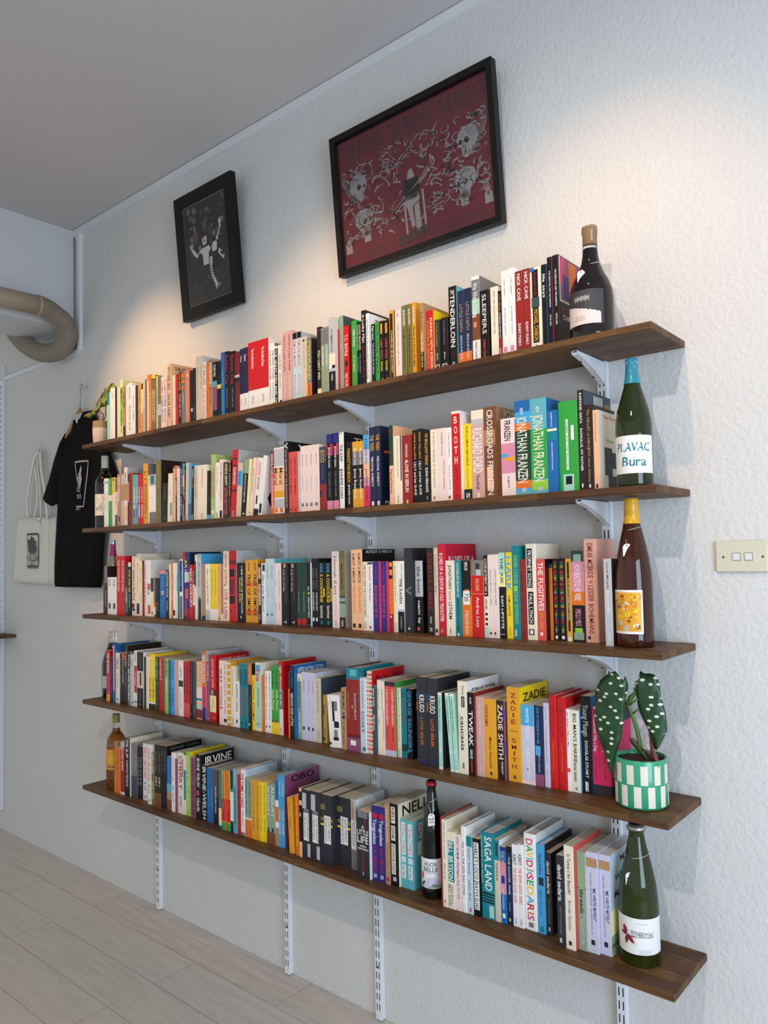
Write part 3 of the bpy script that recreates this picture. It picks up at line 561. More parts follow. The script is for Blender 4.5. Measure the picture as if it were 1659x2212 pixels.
220 383 190 am/ye !ZADIE@rb,.05,.4,.42|!SMITH@rb,.53,.87,.42|_SWING TIME@ol,.455,.475,.55|#br,.93,.97,.4,.6|^ZADIE@bk,.06,.16
390 555 410 lv #sk,0,.26|#lp,.95,1|WHITE TEETH@wh,.03,.43,.25|ZADIE SMITH@wh,.53,.95,.25
557 660 420 nv #sk,.5,.62,.1,.7|#mv,.85,1|HOW TO CONCEIVE OF A GIRL@sk,.02,.48,.3,.45|BETH SPENCER@lg,.62,.83,.2
672 738 390 lv Faces in Crowds@gy,.05,.2,.25|The Secret Judgement of World@gy,.28,.72,.25|Pierre@gy,.78,.92,.2
742 838 295 re/re BOLLA@rb,.12,.44,.5|PAJTIM STATOVCI@or,.5,.8,.22|#rb,.93,.97,.2,.4|H
842 948 315 re/re BOLLA@rb,.12,.44,.5|PAJTIM STATOVCI@or,.5,.8,.22|#rb,.93,.97,.2,.4|^BO@bk,.04,.11|H
955 1000 465 wh John Steinbeck Of Mice and Men@ch,.04,.46,.45|#co,.72,.77,.1,.9
1005 1118 475 cr/sk BIG MAN'S BARBIE@bk,.04,.64,.4|leonie stevens@ch,.64,.87,.5|#gy,.94,.97,.4,.6
1138 1265 300 bk/bl Young Mungo@lg,.09,.42,.6|DOUGLAS STUART@wh,.46,.84,.3|#wh,.88,.98,.3,.6|PICADOR@bk,.88,.98,.22
1292 1355 450 hp #ch,.88,1|a Bathroom Was a Dog@wh,.1,.5,.5|John Tomasi@rb,.55,.82,.4
1360 1500 450 hp/hp #ch,.88,1|Was a Dog@wh,.3,.5,.25|John Tomasi@rb,.55,.82,.25|^#ch,0,.2,.0,1|^#ch,.88,1,0,1|^a@ch,.75,.83
""",
"""@220 1540 .12056
222 242 510 ta NANCY GALLEN@bk,.08,.6,.6
243 330 610 or DEATH AND@rb,.1,.6,.2
338 405 510 rb #lg,0,.15|#cs,.1,.55,.5,1|MICHAEL BURKE@wh,.1,.55,.5|#lp,.95,1
412 500 440 bk/cr #dg,.0,.12|THE SLAP@wh,.02,.35,.5|CHRISTOS TSIOLKAS@wh,.38,.84,.4
528 582 540 gy #ta,.1,.2,.5,.7|Eucalyptus@lg,.2,.5,.3|#sl,.6,1
583 632 550 gy Eucalyptus@lg,.2,.5,.3|#sl,.6,1
640 678 595 bk Tell Me How to Be@lg,.2,.75,.5
680 722 595 bk Tell Me How to Be@lg,.2,.75,.5
738 812 540 wh WILD GROUND@co,.05,.63,.65|EMILY USHER@gy,.67,.82,.6|S@ch,.91,.97,.4
822 886 560 wh WILD GROUND@co,.05,.63,.65|EMILY USHER@gy,.67,.82,.6|S@ch,.91,.97,.4
890 943 700 ol LEGEND OF A SUICIDE@wh,.02,.4,.6|DAVID VANN@ly,.55,.88,.5
950 1005 560 dk DAVID VANN@gy,.12,.45,.5|DIRT@wh,.52,.68,.5|#br,.78,1
1006 1060 570 dk DAVID VANN@gy,.12,.45,.5|DIRT@wh,.52,.68,.5|#br,.78,1
1065 1110 580 bk Halibut on the Moon@gy,.08,.45,.5
1112 1165 590 bk/bk Halibut on the Moon@gy,.08,.45,.5|^DAVID VANN@gy,.03,.08
1168 1245 780 bl LEAN ON PETE@sk,.03,.5,.5|#tq,.5,.66|#ta,.66,.8|#br,.8,1
1250 1312 705 wh DON'T SKIP OUT ON ME@pk,.06,.48,.5|WILLY VLAUTIN@in,.55,.85,.4
1315 1350 820 mv
@350 1570 .13261
260 355 410 cr/gn CHERRY@rb,.05,.6,.6|NICO WALKER@ch,.72,.88,.6|#pk,.1,.4,.7,1
358 390 460 cr #te,.25,.75
395 468 395 lm/ye GOLD FAME CITRUS@cr,.06,.6,.6|CLAIRE VAYE@cr,.65,.9,.5
470 548 490 mv IRVINE WELSH@ma,.45,.95,.7|THE BOOK OF@ma,.05,.4,.4
552 640 445 bk/bk IRVINE WELSH@wh,.05,.5,.55|#co,.56,.63,.2,.6|A Decent Ride@wh,.67,.88,.6|^IRVINE@wh,.03,.17
655 730 620 bk IRVINE-WELSH@wh,.02,.98,.8
735 785 660 bl/sk A Spool of Blue Thread@sk,.38,.7,.5
788 840 670 bl A Spool of Blue Thread@sk,.38,.7,.5
845 910 690 br #dk,.5,1|THE NOWHERE CHILD@wh,.3,.8,.35
925 968 705 te #ly,.65,.78|#cr,.78,.94|#sl,.95,1|MELMOTH@sk,.1,.4,.5
975 1030 720 am #re,.47,.85|#gn,.87,1|COLSON WHITEHEAD@rb,.03,.46,.5|HARLEM@or,.5,.68,.5
1032 1050 720 co
1055 1115 725 am #re,.47,.85|#gn,.87,1|COLSON WHITEHEAD@rb,.03,.46,.5|HARLEM@or,.5,.68,.5
1118 1160 700 te #nv,0,.3|#wh,.35,.82|#nv,.83,1
1163 1230 680 tq WILL WILES@lb,.02,.25,.4|CARE of WOODEN FLOORS@ch,.29,.88,.5
1232 1278 680 re #pk,0,.08|THE ZOO@ma,.3,.75,.6
1282 1355 690 wh/lb KEVIN WILSON@gy,.62,.85,.3|THE FAMILY FANG@rb,.05,.58,.7|#gy,.95,1|^KEVIN WILSON@lg,.04,.09|H
1358 1410 825 sg #or,.7,1|Nothing to See Here@dg,.05,.62,.5|#cr,.67,.7
1412 1462 840 sg #or,.7,1|Nothing to See Here@dg,.05,.62,.5|#cr,.67,.7
1468 1530 860 am Now Is Not the Time to Panic@or,.08,.58,.4|Kevin Wilson@br,.62,.83,.4
@500 1600 .14466
372 420 590 am Now Is Not the Time@or,.08,.58,.4|Kevin Wilson@br,.62,.83,.4
421 472 610 ye Tunneling to the center@ol,.05,.55,.4|Kevin Wilson@ol,.62,.83,.4
483 527 615 ye Tunneling to the center@ol,.05,.55,.4|Kevin Wilson@ol,.62,.83,.4
530 585 640 sg AUGUST@wh,.02,.55,.6|#br,.8,1|#ch,.73,.8,.3,.7
586 657 650 sg AUGUST@wh,.02,.55,.6|#br,.8,1|#ch,.73,.8,.3,.7
662 705 590 bl #wh,.3,.4|#or,.4,.63|#wh,.63,.72|#ta,.72,1
708 748 500 sk NATHAN@wh,.1,.3,.4|MICHAEL WINKLER@wh,.48,.83,.5
752 800 515 sk/mv NATHAN@wh,.1,.3,.4|MICHAEL WINKLER@wh,.48,.83,.5|^OBO@bk,.02,.12
868,825 935 850 am TOM WOLFE@or,.05,.3,.5|Hooking Up@br,.35,.55,.3
962,940 1015 810 or DENIS WALE LIFEBOUND VERSE@ye,.02,.85,.4
1018 1056 700 bk #pe,0,.05|#pe,.18,.25|X@wh,.36,.42,.8|#pe,.78,1
1065 1188 720 ch #lg,.05,.28,.0,.5|#gy,.28,.35,.2,.8|#wh,.34,.74,.15,.8|ALEXIS WRIGHT@gy,.36,.72,.25,.65|CARPENTARIA@gy,.36,.7,.25,.32|#lg,.78,.97,.6,.95
1196 1330 745 ch #lg,.05,.28,.0,.5|#gy,.28,.35,.2,.8|#wh,.34,.74,.15,.8|ALEXIS WRIGHT@gy,.36,.72,.25,.65|CARPENTARIA@gy,.36,.7,.25,.32|#lg,.78,.97,.6,.95
1340 1520 790 ch/ch #ol,.14,.22,0,.4|#ol,.33,.38|#ye,.42,.45,0,1|#wh,.3,.7,.3,.85|ALEXIS WRIGHT@gy,.32,.66,.22,.7|PRAISEWORTHY@gy,.32,.68,.22,.44
@700 1660 .15672
192 375 380 ch/ch #ol,.14,.22,0,.4|#ol,.33,.38|#ye,.42,.45,0,1|#wh,.28,.68,.25,.8|ALEXIS WRIGHT@gy,.3,.64,.22,.65|PRAISEWORTHY@gy,.3,.66,.22,.4
380 450 420 lg/wh #wh,.3,.7|ALEXIS WRIGHT@gy,.32,.66,.3,.68|THE SWAN BOOK@gy,.32,.66,.3,.35|#ta,.02,.28,.2,.5|#gy,.72,1
460 630 570 ch/wh #gy,0,.1,.1,.9|#rb,.1,.28,.65,.75|_A@wh,.2,.27,.2|_LITTLE@wh,.27,.36,.92|_LIFE@wh,.36,.48,.92|_HANYA@wh,.5,.54,.5|_YANAGIHARA@wh,.545,.58,.9|#rb,.62,.95,.45,.55|PICADOR@wh,.9,.95,.3
668 755 500 in #re,.1,.17,.2,.9|Tongueless@wh,.18,.52,.6|LAU YEE-WA@re,.55,.88,.5|S@wh,.9,.97,.5
758 848 520 in #re,.1,.17,.2,.9|Tongueless@wh,.18,.52,.6|LAU YEE-WA@re,.55,.88,.5|S@wh,.9,.97,.5
852 912 475 ta NO PLACE FOR A WOMAN@cr,.05,.48,.4|LEONIE STEVENS@or,.55,.8,.3|#re,.91,.96,.3,.8
922 1035 475 bk/cr #cr,.04,.24,.15,.65|#cr,.27,.45,.15,.65|#cr,.49,.86,.15,.65|NELL@bk,.05,.23,.35,.4|ZINK@bk,.28,.44,.35,.4|DOXOLOGY@bk,.5,.85,.35,.4|#lg,.89,.94,.3,.7|^NELL@bk,.02,.17
1065 1150 685 tq #wh,.05,.52,.2,.8|#tq,.275,.285|STEFAN@co,.07,.26,.45|ZWEIG@co,.3,.5,.45|#wh,.55,.63,.2,.8|The@tq,.56,.62,.3|#wh,.66,.86,.2,.8|Invisible Collection@sl,.67,.85,.35
1152 1245 715 tq/tq #wh,.05,.52,.2,.8|#tq,.275,.285|STEFAN@co,.07,.26,.45|ZWEIG@co,.3,.5,.45|#wh,.55,.63,.2,.8|The@tq,.56,.62,.3|#wh,.66,.86,.2,.8|Invisible Collection@sl,.67,.85,.35|^#wh,.05,.28,.2,.8|^#wh,.32,.52,.15,.45|^STEFAN@co,.08,.15|^ZWEIG@co,.17,.24
@930 1700 .14466
168 188 450 rb
190 255 480 cr/cr DIARY OF A GIRL IN CHANGI@gy,.04,.45,.35|SHEILA ALLAN@gy,.5,.68,.4|#co,.92,.95,.3,.6
262 375 655 cr #te,.12,.65,.15,.95|BILL BRYSON@wh,.13,.64,.65|Notes from a@gy,.7,.93,.4,.65|SMALL ISLAND@gy,.68,.97,.4,.3
385 468 700 lp DON'T Tell MUM I Work Rigs@in,.03,.53,.45|She Thinks@gy,.53,.68,.5|PAUL CARTER@gy,.7,.85,.4
472 548 580 wh/wh Nick Cave@in,.18,.35,.4|THE SICK BAG SONG@in,.36,.8,.45|H
555 640 730 lb #te,0,.13|desert flower@gy,.15,.5,.4|waris dirie@gy,.56,.83,.4|#co,.92,.97,.4,.7
650 750 760 bk #wh,.05,.55,.15,.9|HARLEY LOCO@bk,.06,.53,.6|#wh,.56,.92,.15,.9|RAYYA ELIAS@bk,.57,.91,.55
765 965 660 te/te SAGA LAND@wh,.04,.68,.55,.6|RICHARD FIDLER & KARI GISLASON@mt,.04,.6,.12,.12|#bk,.7,.72|#bk,.735,.75|#bk,.77,.785|#bk,.8,.815|#mt,.84,.98,.6,.95|H
972 1050 780 bg/wh #te,0,.25|#bk,.04,.2,.3,.7|GRANTA@te,.05,.19,.3|AUSTRALIA@ch,.28,.5,.35
1058 1142 885 bl #pk,.2,.62|#in,0,.05|THE PULPITS@am,.05,.35,.6|#in,.38,.48,.2,.8|LIBBY HATHORN@lb,.52,.82,.4|#wh,.87,.93,.3,.8
1155 1235 880 nv #bk,0,.08|THE SOCCER WAR@lb,.13,.62,.4|Kapuscinski@lg,.72,.83,.2|#ye,.92,.96,.3,.6
1240 1320 850 wh KERET@bk,.12,.25,.7|THE SEVEN GOOD YEARS@co,.28,.72,.6|SCRIBE@gy,.9,.97,.3
1322 1400 850 wh KERET@bk,.12,.25,.7|THE SEVEN GOOD YEARS@co,.28,.72,.6|SCRIBE@gy,.9,.97,.3
@1090 1740 .1748
258 408 330 wh/wh DAVID@*,.05,.35,.6|_The Best@ch,.365,.39,.6|_of Me@ch,.395,.42,.35|SEDARIS@*,.42,.9,.6|#gy,.92,.97,.3,.7|H
412 515 470 sk/ch David Sedaris@nv,.1,.34,.35|#ch,.37,.46,.25,.85|Happy-Go-Lucky@bl,.5,.8,.35|#te,.92,.98,.3,.7|H
525 600 575 ch/ch david sedaris@wh,.1,.5,.6|WHEN YOU ARE ENGULFED@gy,.55,.86,.3|#lg,.9,.95,.3,.6
660 752 605 ch david sedaris@wh,.1,.5,.6|WHEN YOU ARE ENGULFED@gy,.55,.86,.3|#lg,.9,.95,.3,.6
762 882 485 cr/co In Turkey I Am Beautiful@ch,.08,.47,.35|Brendan Shanahan@gy,.53,.82,.35|#ch,.92,.96,.3,.6
918 1028 560 sg/cr dropped@lm,.17,.38,.4|threads@dk,.38,.63,.45|#ch,.37,.375|Maxine Alterio@lg,.65,.88,.3|#lg,.9,.94,.4,.6
1037 1172 560 lv #ta,.06,.15|'ME WRITE MYSELF'@in,.35,.68,.3,.7|THE FREE ABORIGINAL INHABITANTS OF@gy,.2,.82,.15,.4|#ch,.87,.92,.3,.65
1195 1332 595 lv/lb #ta,.06,.15|'ME WRITE MYSELF'@in,.35,.68,.3,.7|THE FREE ABORIGINAL INHABITANTS OF@gy,.2,.82,.15,.4|#ch,.87,.92,.3,.65|^'ME@ch,.06,.13|^WRITE@ch,.22,.29|^MYSELF@ch,.38,.45|^#ly,.55,.85,0,1|^#sg,.8,1,0,1|^#ol,.88,.92,0,.6
"""]
# ---------- books ----------
CYC=('hp','gn','ye','sk','re','or')
paper=mat('book_pages','DCCBAE',.8); nt,N,L_,b=nodes(paper)
n=noise(nt,coords(nt,(700,3,3)),3,2); L_.new(ramp(nt,n.outputs['Fac'],[(.3,'BFAE93'),(.7,'E4D6BC')]),b.inputs['Base Color'])
paperw=mat('book_pages_white','DAD6CE',.8); nt,N,L_,b=nodes(paperw)
n=noise(nt,coords(nt,(700,3,3)),3,2); L_.new(ramp(nt,n.outputs['Fac'],[(.3,'BDBAB4'),(.7,'E6E3DC')]),b.inputs['Base Color'])
def parse():
    rows=[]
    for s,blk in enumerate(DATA):
        row=[]
        for ln in blk.strip().split('\n'):
            if ln[0]=='@': ox,oy,sc=[float(t) for t in ln[1:].split()]; continue
            a,bb,c,rest=ln.split(' ',3); col,_,it=rest.partition(' ')
            a0,_,a1=a.partition(','); col,_,side=col.partition('/')
            row.append(dict(px0=ox+float(a0)*sc,px1=ox+float(bb.partition(',')[0])*sc,pyt=oy+float(c)*sc,pxt=(ox+float(a1)*sc) if a1 else None,
                col=col,side=side or col,items=[t for t in it.split('|') if t and t!='H'],hard=it.endswith('|H')))
        rows.append(row)
    return rows
def solve(row,s):
    z0=ZS[s]; yf=YF[s]
    def zvis(y): return C[2]+(z0-C[2])*(y-C[1])/(-SD-C[1]) if z0>C[2] else z0
    def xw(px,y):                     # x of a vertical at image column px, read at its visible foot
        z=zvis(y); py=1100
        for _ in range(6):
            p=on(px,py,1,y); py=pj((p.x,y,z))[1]
        return p.x
    def zw(x,y,py):
        z=z0+.2
        for _ in range(8):
            q=pj((x,y,z)); q2=pj((x,y,z+.01)); z+=(py-q[1])/((q2[1]-q[1])/.01)
        return z
    for bk in row: bk['x0']=xw(bk['px0'],yf); bk['x1']=xw(bk['px1'],yf); bk['y']=yf
    for i in range(1,len(row)):
        a,bk=row[i-1],row[i]
        if bk['x0']<a['x1']: bk['x0']=a['x1']
        g=bk['x0']-a['x1']
        if .0012<g<.03 and bk['pxt'] is None:   # set back from its neighbour: its edge meets the neighbour's cover
            lo,hi=yf,yf+.05
            for _ in range(20):
                md=(lo+hi)/2
                if xw(bk['px0'],md)>a['x1']+.0003: lo=md
                else: hi=md
            bk['y']=lo; x1=xw(bk['px1'],lo); bk['x0']=a['x1']+.0003
            nx=row[i+1]['x0'] if i+1<len(row) else 9
            bk['x1']=min(x1,max(nx,bk['x0']+.004))
    for i,bk in enumerate(row):
        bk['x1']=max(bk['x1'],bk['x0']+.004)
        if i+1<len(row) and bk['x1']>row[i+1]['x0']-.0002: bk['x1']=row[i+1]['x0']-.0002
        if bk['x1']-bk['x0']<.003: bk['x0']=bk['x1']-.003
        bk['h']=max(.12,min(zw(bk['x0'],bk['y'],bk['pyt'])-z0,.33)); bk['lean']=0
        if bk['pxt'] is not None:
            xt=on(bk['pxt'],bk['pyt'],1,bk['y']).x; bk['lean']=math.atan2(xt-bk['x0'],bk['h'])
            bk['lean']=max(-.16,min(.16,bk['lean']))
            if abs(bk['lean'])<.012: bk['lean']=0
        h=bk['h']; bk['w']=bk['x1']-bk['x0']
        bk['d']=min(max(.118,h*(.66+.03*math.sin(i*7.3))),.172,-bk['y']-.006)
        q0=pj((bk['x0'],bk['y'],z0)); q1=pj((bk['x1'],bk['y'],z0+h)); bk['area']=abs((q1[0]-q0[0])*(q1[1]-q0[1]))
def fix_lean(row):
    for i in range(len(row)-1,-1,-1):
        bk=row[i]
        if bk['lean']>0:
            if i+1<len(row):
                nx=row[i+1]; g=nx['x0']-bk['x1']-.0004-bk['w']*(1/math.cos(bk['lean'])-1)
                lim=math.atan(math.tan(max(nx['lean'],0))+max(g,0)/bk['h'])
                bk['lean']=min(bk['lean'],lim*.97)
            if bk['lean']<.01: bk['lean']=0
    for i,bk in enumerate(row):
        if bk['lean']<0:
            if i:
                pv=row[i-1]; g=bk['x0']-pv['x1']-.0004
                lim=math.atan(math.tan(min(pv['lean'],0))-max(g,0)/bk['h'])
                bk['lean']=max(bk['lean'],lim*.97)
            if bk['lean']>-.01: bk['lean']=0
def make_cover(mb,bk,T=lambda v:v):
    w,h,d,hard=bk['w'],bk['h'],bk['d'],bk['hard']; t=min(.0028 if hard else .0007,w*.2); r=min(.004 if hard else .0012,w*.25)
    mc,ms=P(bk['col']),P(bk['side'])
    outer=[(0,d),(0,r),(r*.3,r*.3),(r,0),(w-r,0),(w-r*.3,r*.3),(w,r),(w,d)]
    inner=[(t,d),(t,max(r,t)),(t,t),(max(r,t),t),(w-max(r,t),t),(w-t,t),(w-t,max(r,t)),(w-t,d)]
    n=8
    def V(lst,z): return [T(Vector((x,y,z))) for x,y in lst]
    o0,o1,i0,i1=V(outer,0),V(outer,h),V(inner,0),V(inner,h)
    for k in range(n-1):
        m=ms if k==6 else mc
        mb.add([o0[k],o0[k+1],o1[k+1],o1[k]],[(0,1,2,3)],m); mb.add([i0[k+1],i0[k],i1[k],i1[k+1]],[(0,1,2,3)],mc)
        mb.add([o1[k],o1[k+1],i1[k+1],i1[k]],[(0,1,2,3)],m); mb.add([o0[k+1],o0[k],i0[k],i0[k+1]],[(0,1,2,3)],m)
    for k in (0,n-1): mb.add([o0[k],o1[k],i1[k],i0[k]],[(0,1,2,3) if k else (3,2,1,0)],mc)
    e=.00012
    for it in sorted(bk['items'],key=lambda q:(q[0]!='#')+2*(q[0]=='^' and q[:2]!='^#')):
        e+=.00005
        if it[0]=='#':
            a=it[1:].split(','); f0,f1=float(a[1]),float(a[2]); u0,u1=(float(a[3]),float(a[4])) if len(a)>4 else (0,1)
            lo=max(u0*w,r*.6); hi=min(u1*w,w-r*.6); full=len(a)<=4
            z1,z0=h*(1-f0),h*(1-f1)
            mb.add([T(Vector(v)) for v in ((lo,-e,z0),(hi,-e,z0),(hi,-e,z1),(lo,-e,z1))],[(0,1,2,3)],P(a[0]))
            if full:
                mb.add([T(Vector(v)) for v in ((hi,-e,z0),(w+e*.5,r,z0),(w+e*.5,r,z1),(hi,-e,z1))],[(0,1,2,3)],P(a[0]))
                mb.add([T(Vector(v)) for v in ((-e*.5,r,z0),(lo,-e,z0),(lo,-e,z1),(-e*.5,r,z1))],[(0,1,2,3)],P(a[0]))
        elif it[:2]=='^#':
            a=it[2:].split(','); f0,f1,u0,u1=[float(q) for q in a[1:5]]; z1,z0=h*(1-f0),h*(1-f1)
            mb.add([T(Vector(v)) for v in ((w+e,d*u0,z0),(w+e,d*u1,z0),(w+e,d*u1,z1),(w+e,d*u0,z1))],[(0,1,2,3)],P(a[0]))
        elif it[0]=='^':
            tx,_,a=it[1:].partition('@'); a=a.split(','); f0,f1=float(a[1]),float(a[2]); zc=h*(1-(f0+f1)/2)
            fn=lambda p,zc=zc,e=e: T(Vector((w+e,d*.52+p[0],zc+p[1])))
            lettering(mb,tx,fn,d*.82,h*(f1-f0)*.9,P(a[0]),lo=.3)
        else:
            md=it[0] if it[0] in '!_' else ''; tx,_,a=it[len(md):].partition('@'); a=a.split(','); f0,f1=float(a[1]),float(a[2]); sz=float(a[3]) if len(a)>3 else .5
            uc=float(a[4]) if len(a)>4 else .5; zc=h*(1-(f0+f1)/2)
            fn=lambda p,zc=zc,e=e,uc=uc: T(Vector((min(max(w*uc+p[1],r*.2),w-r*.2),-e,zc-p[0])))
            cyc=CYC if a[0]=='*' else None
            if md=='!':
                hh=h*(f1-f0)/len(tx)
                for q,ch in enumerate(tx): lettering(mb,ch,lambda p,q=q: T(Vector((w*uc+p[0],-e,h*(1-f0)-hh*(q+.5)+p[1]))),w*sz,hh*.72,P(a[0]),lo=.3,hi=2.2)
                continue
            if md=='_':
                lettering(mb,tx,lambda p: T(Vector((w*uc+p[0],-e,zc+p[1]))),w*sz,h*(f1-f0)*.85,P(a[0]),lo=.3); continue
            lettering(mb,tx,fn,h*(f1-f0),w*sz*.92,None if cyc else P(a[0]),cyc=cyc,lo=.3,hi=2.2)
def make_pages(mb,bk,T=lambda v:v):
    w,h,d,hard=bk['w'],bk['h'],bk['d'],bk['hard']; t=min(.0028 if hard else .0007,w*.2)+.0001; g=.0035 if hard else .0004
    mb.box((t,t+.0002,g),(w-t,d-(.004 if hard else .0008),h-g),paperw if (hard or bk['col'] in ('wh','lv','lg','lb')) else paper,Matrix.Identity(4))
    if T: 
        for k in range(len(mb.v)-8,len(mb.v)): mb.v[k]=tuple(T(Vector(mb.v[k])))
ORD=lambda n:'%d%s'%(n,'th' if 10<=n%100<=20 else {1:'st',2:'nd',3:'rd'}.get(n%10,'th'))
ROWN=['top shelf','second shelf from the top','middle shelf','second shelf from the bottom','bottom shelf']
def build_books():
    rows=parse(); allb=[]
    for s,row in enumerate(rows):
        solve(row,s); fix_lean(row)
        for i,bk in enumerate(row): bk.update(s=s,i=i,n=len(row)); allb.append(bk)
        for i,bk in enumerate(row):
            nm=PAL[bk['col']][0]; big=[t[1:].split(',') for t in bk['items'] if t[0]=='#' and len(t.split(','))<=3]
            big=[a for a in big if float(a[2])-float(a[1])>=.09 and a[0]!=bk['col']]
            tx=[t.partition('@')[2].split(',') for t in bk['items'] if t[0] not in '#^']
            tx=[a for a in tx if a[0]!='*']; tx.sort(key=lambda a:-(float(a[2])-float(a[1]))*float(a[3] if len(a)>3 else .5))
            sz='slim ' if bk['w']<.012 else ('thick ' if bk['w']>.032 else '')
            sz+='tall ' if bk['h']>.232 else ('short ' if bk['h']<.178 else '')
            kind='hardback' if bk['hard'] else 'paperback'
            d=sz+nm+' '+kind
            if big: big.sort(key=lambda a:float(a[1])-float(a[2])); d+=' with a '+PAL[big[0][0]][0]+' spine band'
            elif tx and tx[0][0]!=bk['col']: d+=' with '+PAL[tx[0][0]][0]+' spine lettering'
            for q in ('orange','olive','amber','indigo'): d=d.replace(' a '+q,' an '+q)
            bk['d0']=d
    # labels: look first, then neighbours, then place in the row
    def nb(bk,k):
        r=rows[bk['s']]; j=bk['i']+k
        return PAL[r[j]['col']][0] if 0<=j<len(r) else None
    def l1(bk):
        a,c=nb(bk,-1),nb(bk,1)
        if a and c: return '%s, between %s and %s, %s'%(bk['d0'],a,c,['top shelf','second shelf','middle shelf','fourth shelf','bottom shelf'][bk['s']])
        return '%s, %s end of the books, %s'%(bk['d0'],'right' if a else 'left',ROWN[bk['s']])
    from collections import Counter
    c1=Counter(l1(x) for x in allb); used=set()
    for bk in allb:
        lab=l1(bk)
        if c1[lab]>1 or len(lab.split())>16:
            half=bk['i']<bk['n']/2
            lab='%s, %s from the %s on the %s'%(bk['d0'],ORD(bk['i']+1 if half else bk['n']-bk['i']),'left' if half else 'right',['top shelf','second shelf','middle shelf','fourth shelf','bottom shelf'][bk['s']])
        while len(lab.split())>16: lab=lab.replace(' spine','',1) if ' spine' in lab else lab.replace(' the','',1)
        assert lab not in used,lab
        used.add(lab); bk['label']=lab
    allb.sort(key=lambda x:-x['area']); single=allb[:300]; rest=allb[300:]
    single.sort(key=lambda x:(x['s'],x['i']))
    def pose(bk):
        ln=bk['lean']; w=bk['w']; R=Matrix.Rotation(ln,4,'Y')
        lift=w*math.sin(ln) if ln>0 else 0
        return Vector((bk['x0'],bk['y'],ZS[bk['s']]+lift+.0002)),ln,R
    for bk in single:
        p,ln,R=pose(bk); t=thing('book',bk['label'],'book',p,'books on the '+ROWN[bk['s']],(0,ln,0))
        a=MB(); make_cover(a,bk); a.build('cover',t,rebase=False); a=MB(); make_pages(a,bk); a.build('page_block',t,rebase=False)
    mb=MB()
    for bk in rest:
        p,ln,R=pose(bk); T=Matrix.Translation(p)@R; f=lambda v,T=T:T@v
        make_cover(mb,bk,f); make_pages(mb,bk,f)
    o=mb.build('slim_books'); tag(o,'slimmest spines filling in among the books, mostly towards the left ends','books',kind='stuff')

# ---------- room ----------
glyph_setup("ABCDEFGHIJKLMNOPQRSTUVWXYZabcdefghijklmnopqrstuvwxyz0123456789 .,-'&!/$:")
def wallmat(name,col,sc=1.0,st=.5):
    m=mat(name,col,.75,spec=.25); nt,N,L,b=nodes(m); v=coords(nt)
    a=noise(nt,v,72*sc,3,.55); c=noise(nt,v,9,2); d=nt.nodes.new('ShaderNodeMath'); d.operation='MULTIPLY_ADD'
    L.new(a.outputs['Fac'],d.inputs[0]); d.inputs[1].default_value=1; L.new(c.outputs['Fac'],d.inputs[2]); bump(nt,d.outputs[0],b,st,.006)
    L.new(mix(nt,noise(nt,v,1.3,3).outputs['Fac'],col,'CFCFCB'),b.inputs['Base Color']); return m
WALL=wallmat('painted_render','D6D6D4'); CEIL=mat('ceiling_paint','C6C4C3',.8); BULK=mat('bulkhead_paint','CDD0D2',.8)
WHITE=mat('white_paint','DDE0E2',.4); STEEL=mat('white_steel','E2E6EA',.32,coat=.2); SLOT=mat('slot_shadow','0A0B0C',.8); SCREW=mat('screw_metal','55565A',.35,metal=.9)
mb=MB(); mb.box((-3.2,0,-.1),(5.2,.12,3.5),WALL); o=mb.build('wall_back'); o['kind']='structure'
mb=MB(); mb.box((-3.2,-5.2,3.358),(5.2,0,3.46),CEIL); o=mb.build('ceiling'); o['kind']='structure'
fl=mat('limed_boards','A79F94',.5,spec=.3); nt,N,L,b=nodes(fl); v=coords(nt)
br=N.new('ShaderNodeTexBrick'); br.offset=.37; br.inputs['Scale'].default_value=1; br.inputs['Brick Width'].default_value=1.25; br.inputs['Row Height'].default_value=.185
br.inputs['Mortar Size'].default_value=.0012; br.inputs['Color1'].default_value=(.0,0,0,1); br.inputs['Color2'].default_value=(1,1,1,1); br.inputs['Mortar'].default_value=(.5,.5,.5,1)
L.new(v,br.inputs['Vector']); g=noise(nt,coords(nt,(1.2,14,1)),3,6,.62); base=ramp(nt,g.outputs['Fac'],[(.25,'B5ABA0'),(.5,'C6BDB1'),(.75,'D3CBBF')])
c=mix(nt,br.outputs['Color'],base,'CDC3B6'); m1=N.new('ShaderNodeMath'); m1.operation='MULTIPLY'; L.new(br.outputs['Color'],m1.inputs[0]); m1.inputs[1].default_value=.45
c=mix(nt,m1.outputs[0],base,'CEC5B9'); c=mix(nt,br.outputs['Fac'],c,'8C8478')
sp=noise(nt,coords(nt,(3,22,1)),7,2); c=mix(nt,ramp(nt,sp.outputs['Fac'],[(.735,0.),(.76,1.)]),c,'5A5148')
L.new(c,b.inputs['Base Color']); bump(nt,g.outputs['Fac'],b,.15,.001)
mb=MB(); mb.box((-3.2,-5.2,-.1),(5.2,0,0),fl); o=mb.build('floor'); o['kind']='structure'
mb=MB(); mb.box((-.86,-5.2,2.82),(-.515,-.0005,3.357),BULK); o=mb.build('wall_left'); o['kind']='structure'
mb=MB(); mb.box((-.5145,-.016,3.318),(5.2,-.0005,3.3545),WHITE); mb.box((-.5145,-.004,3.3545),(5.2,-.001,3.3578),SLOT); o=mb.build('trim_1'); o['kind']='structure'
mb=MB(); mb.box((-.452,-.02,2.69),(-.428,-.0005,3.28),WHITE); mb.box((-.456,-.024,3.262),(-.424,-.0005,3.3175),WHITE); mb.box((-.512,-.007,2.82),(-.507,-.0005,3.3175),mat('seam_grey','8C8F90',.7)); o=mb.build('trim_2'); o['kind']='structure'
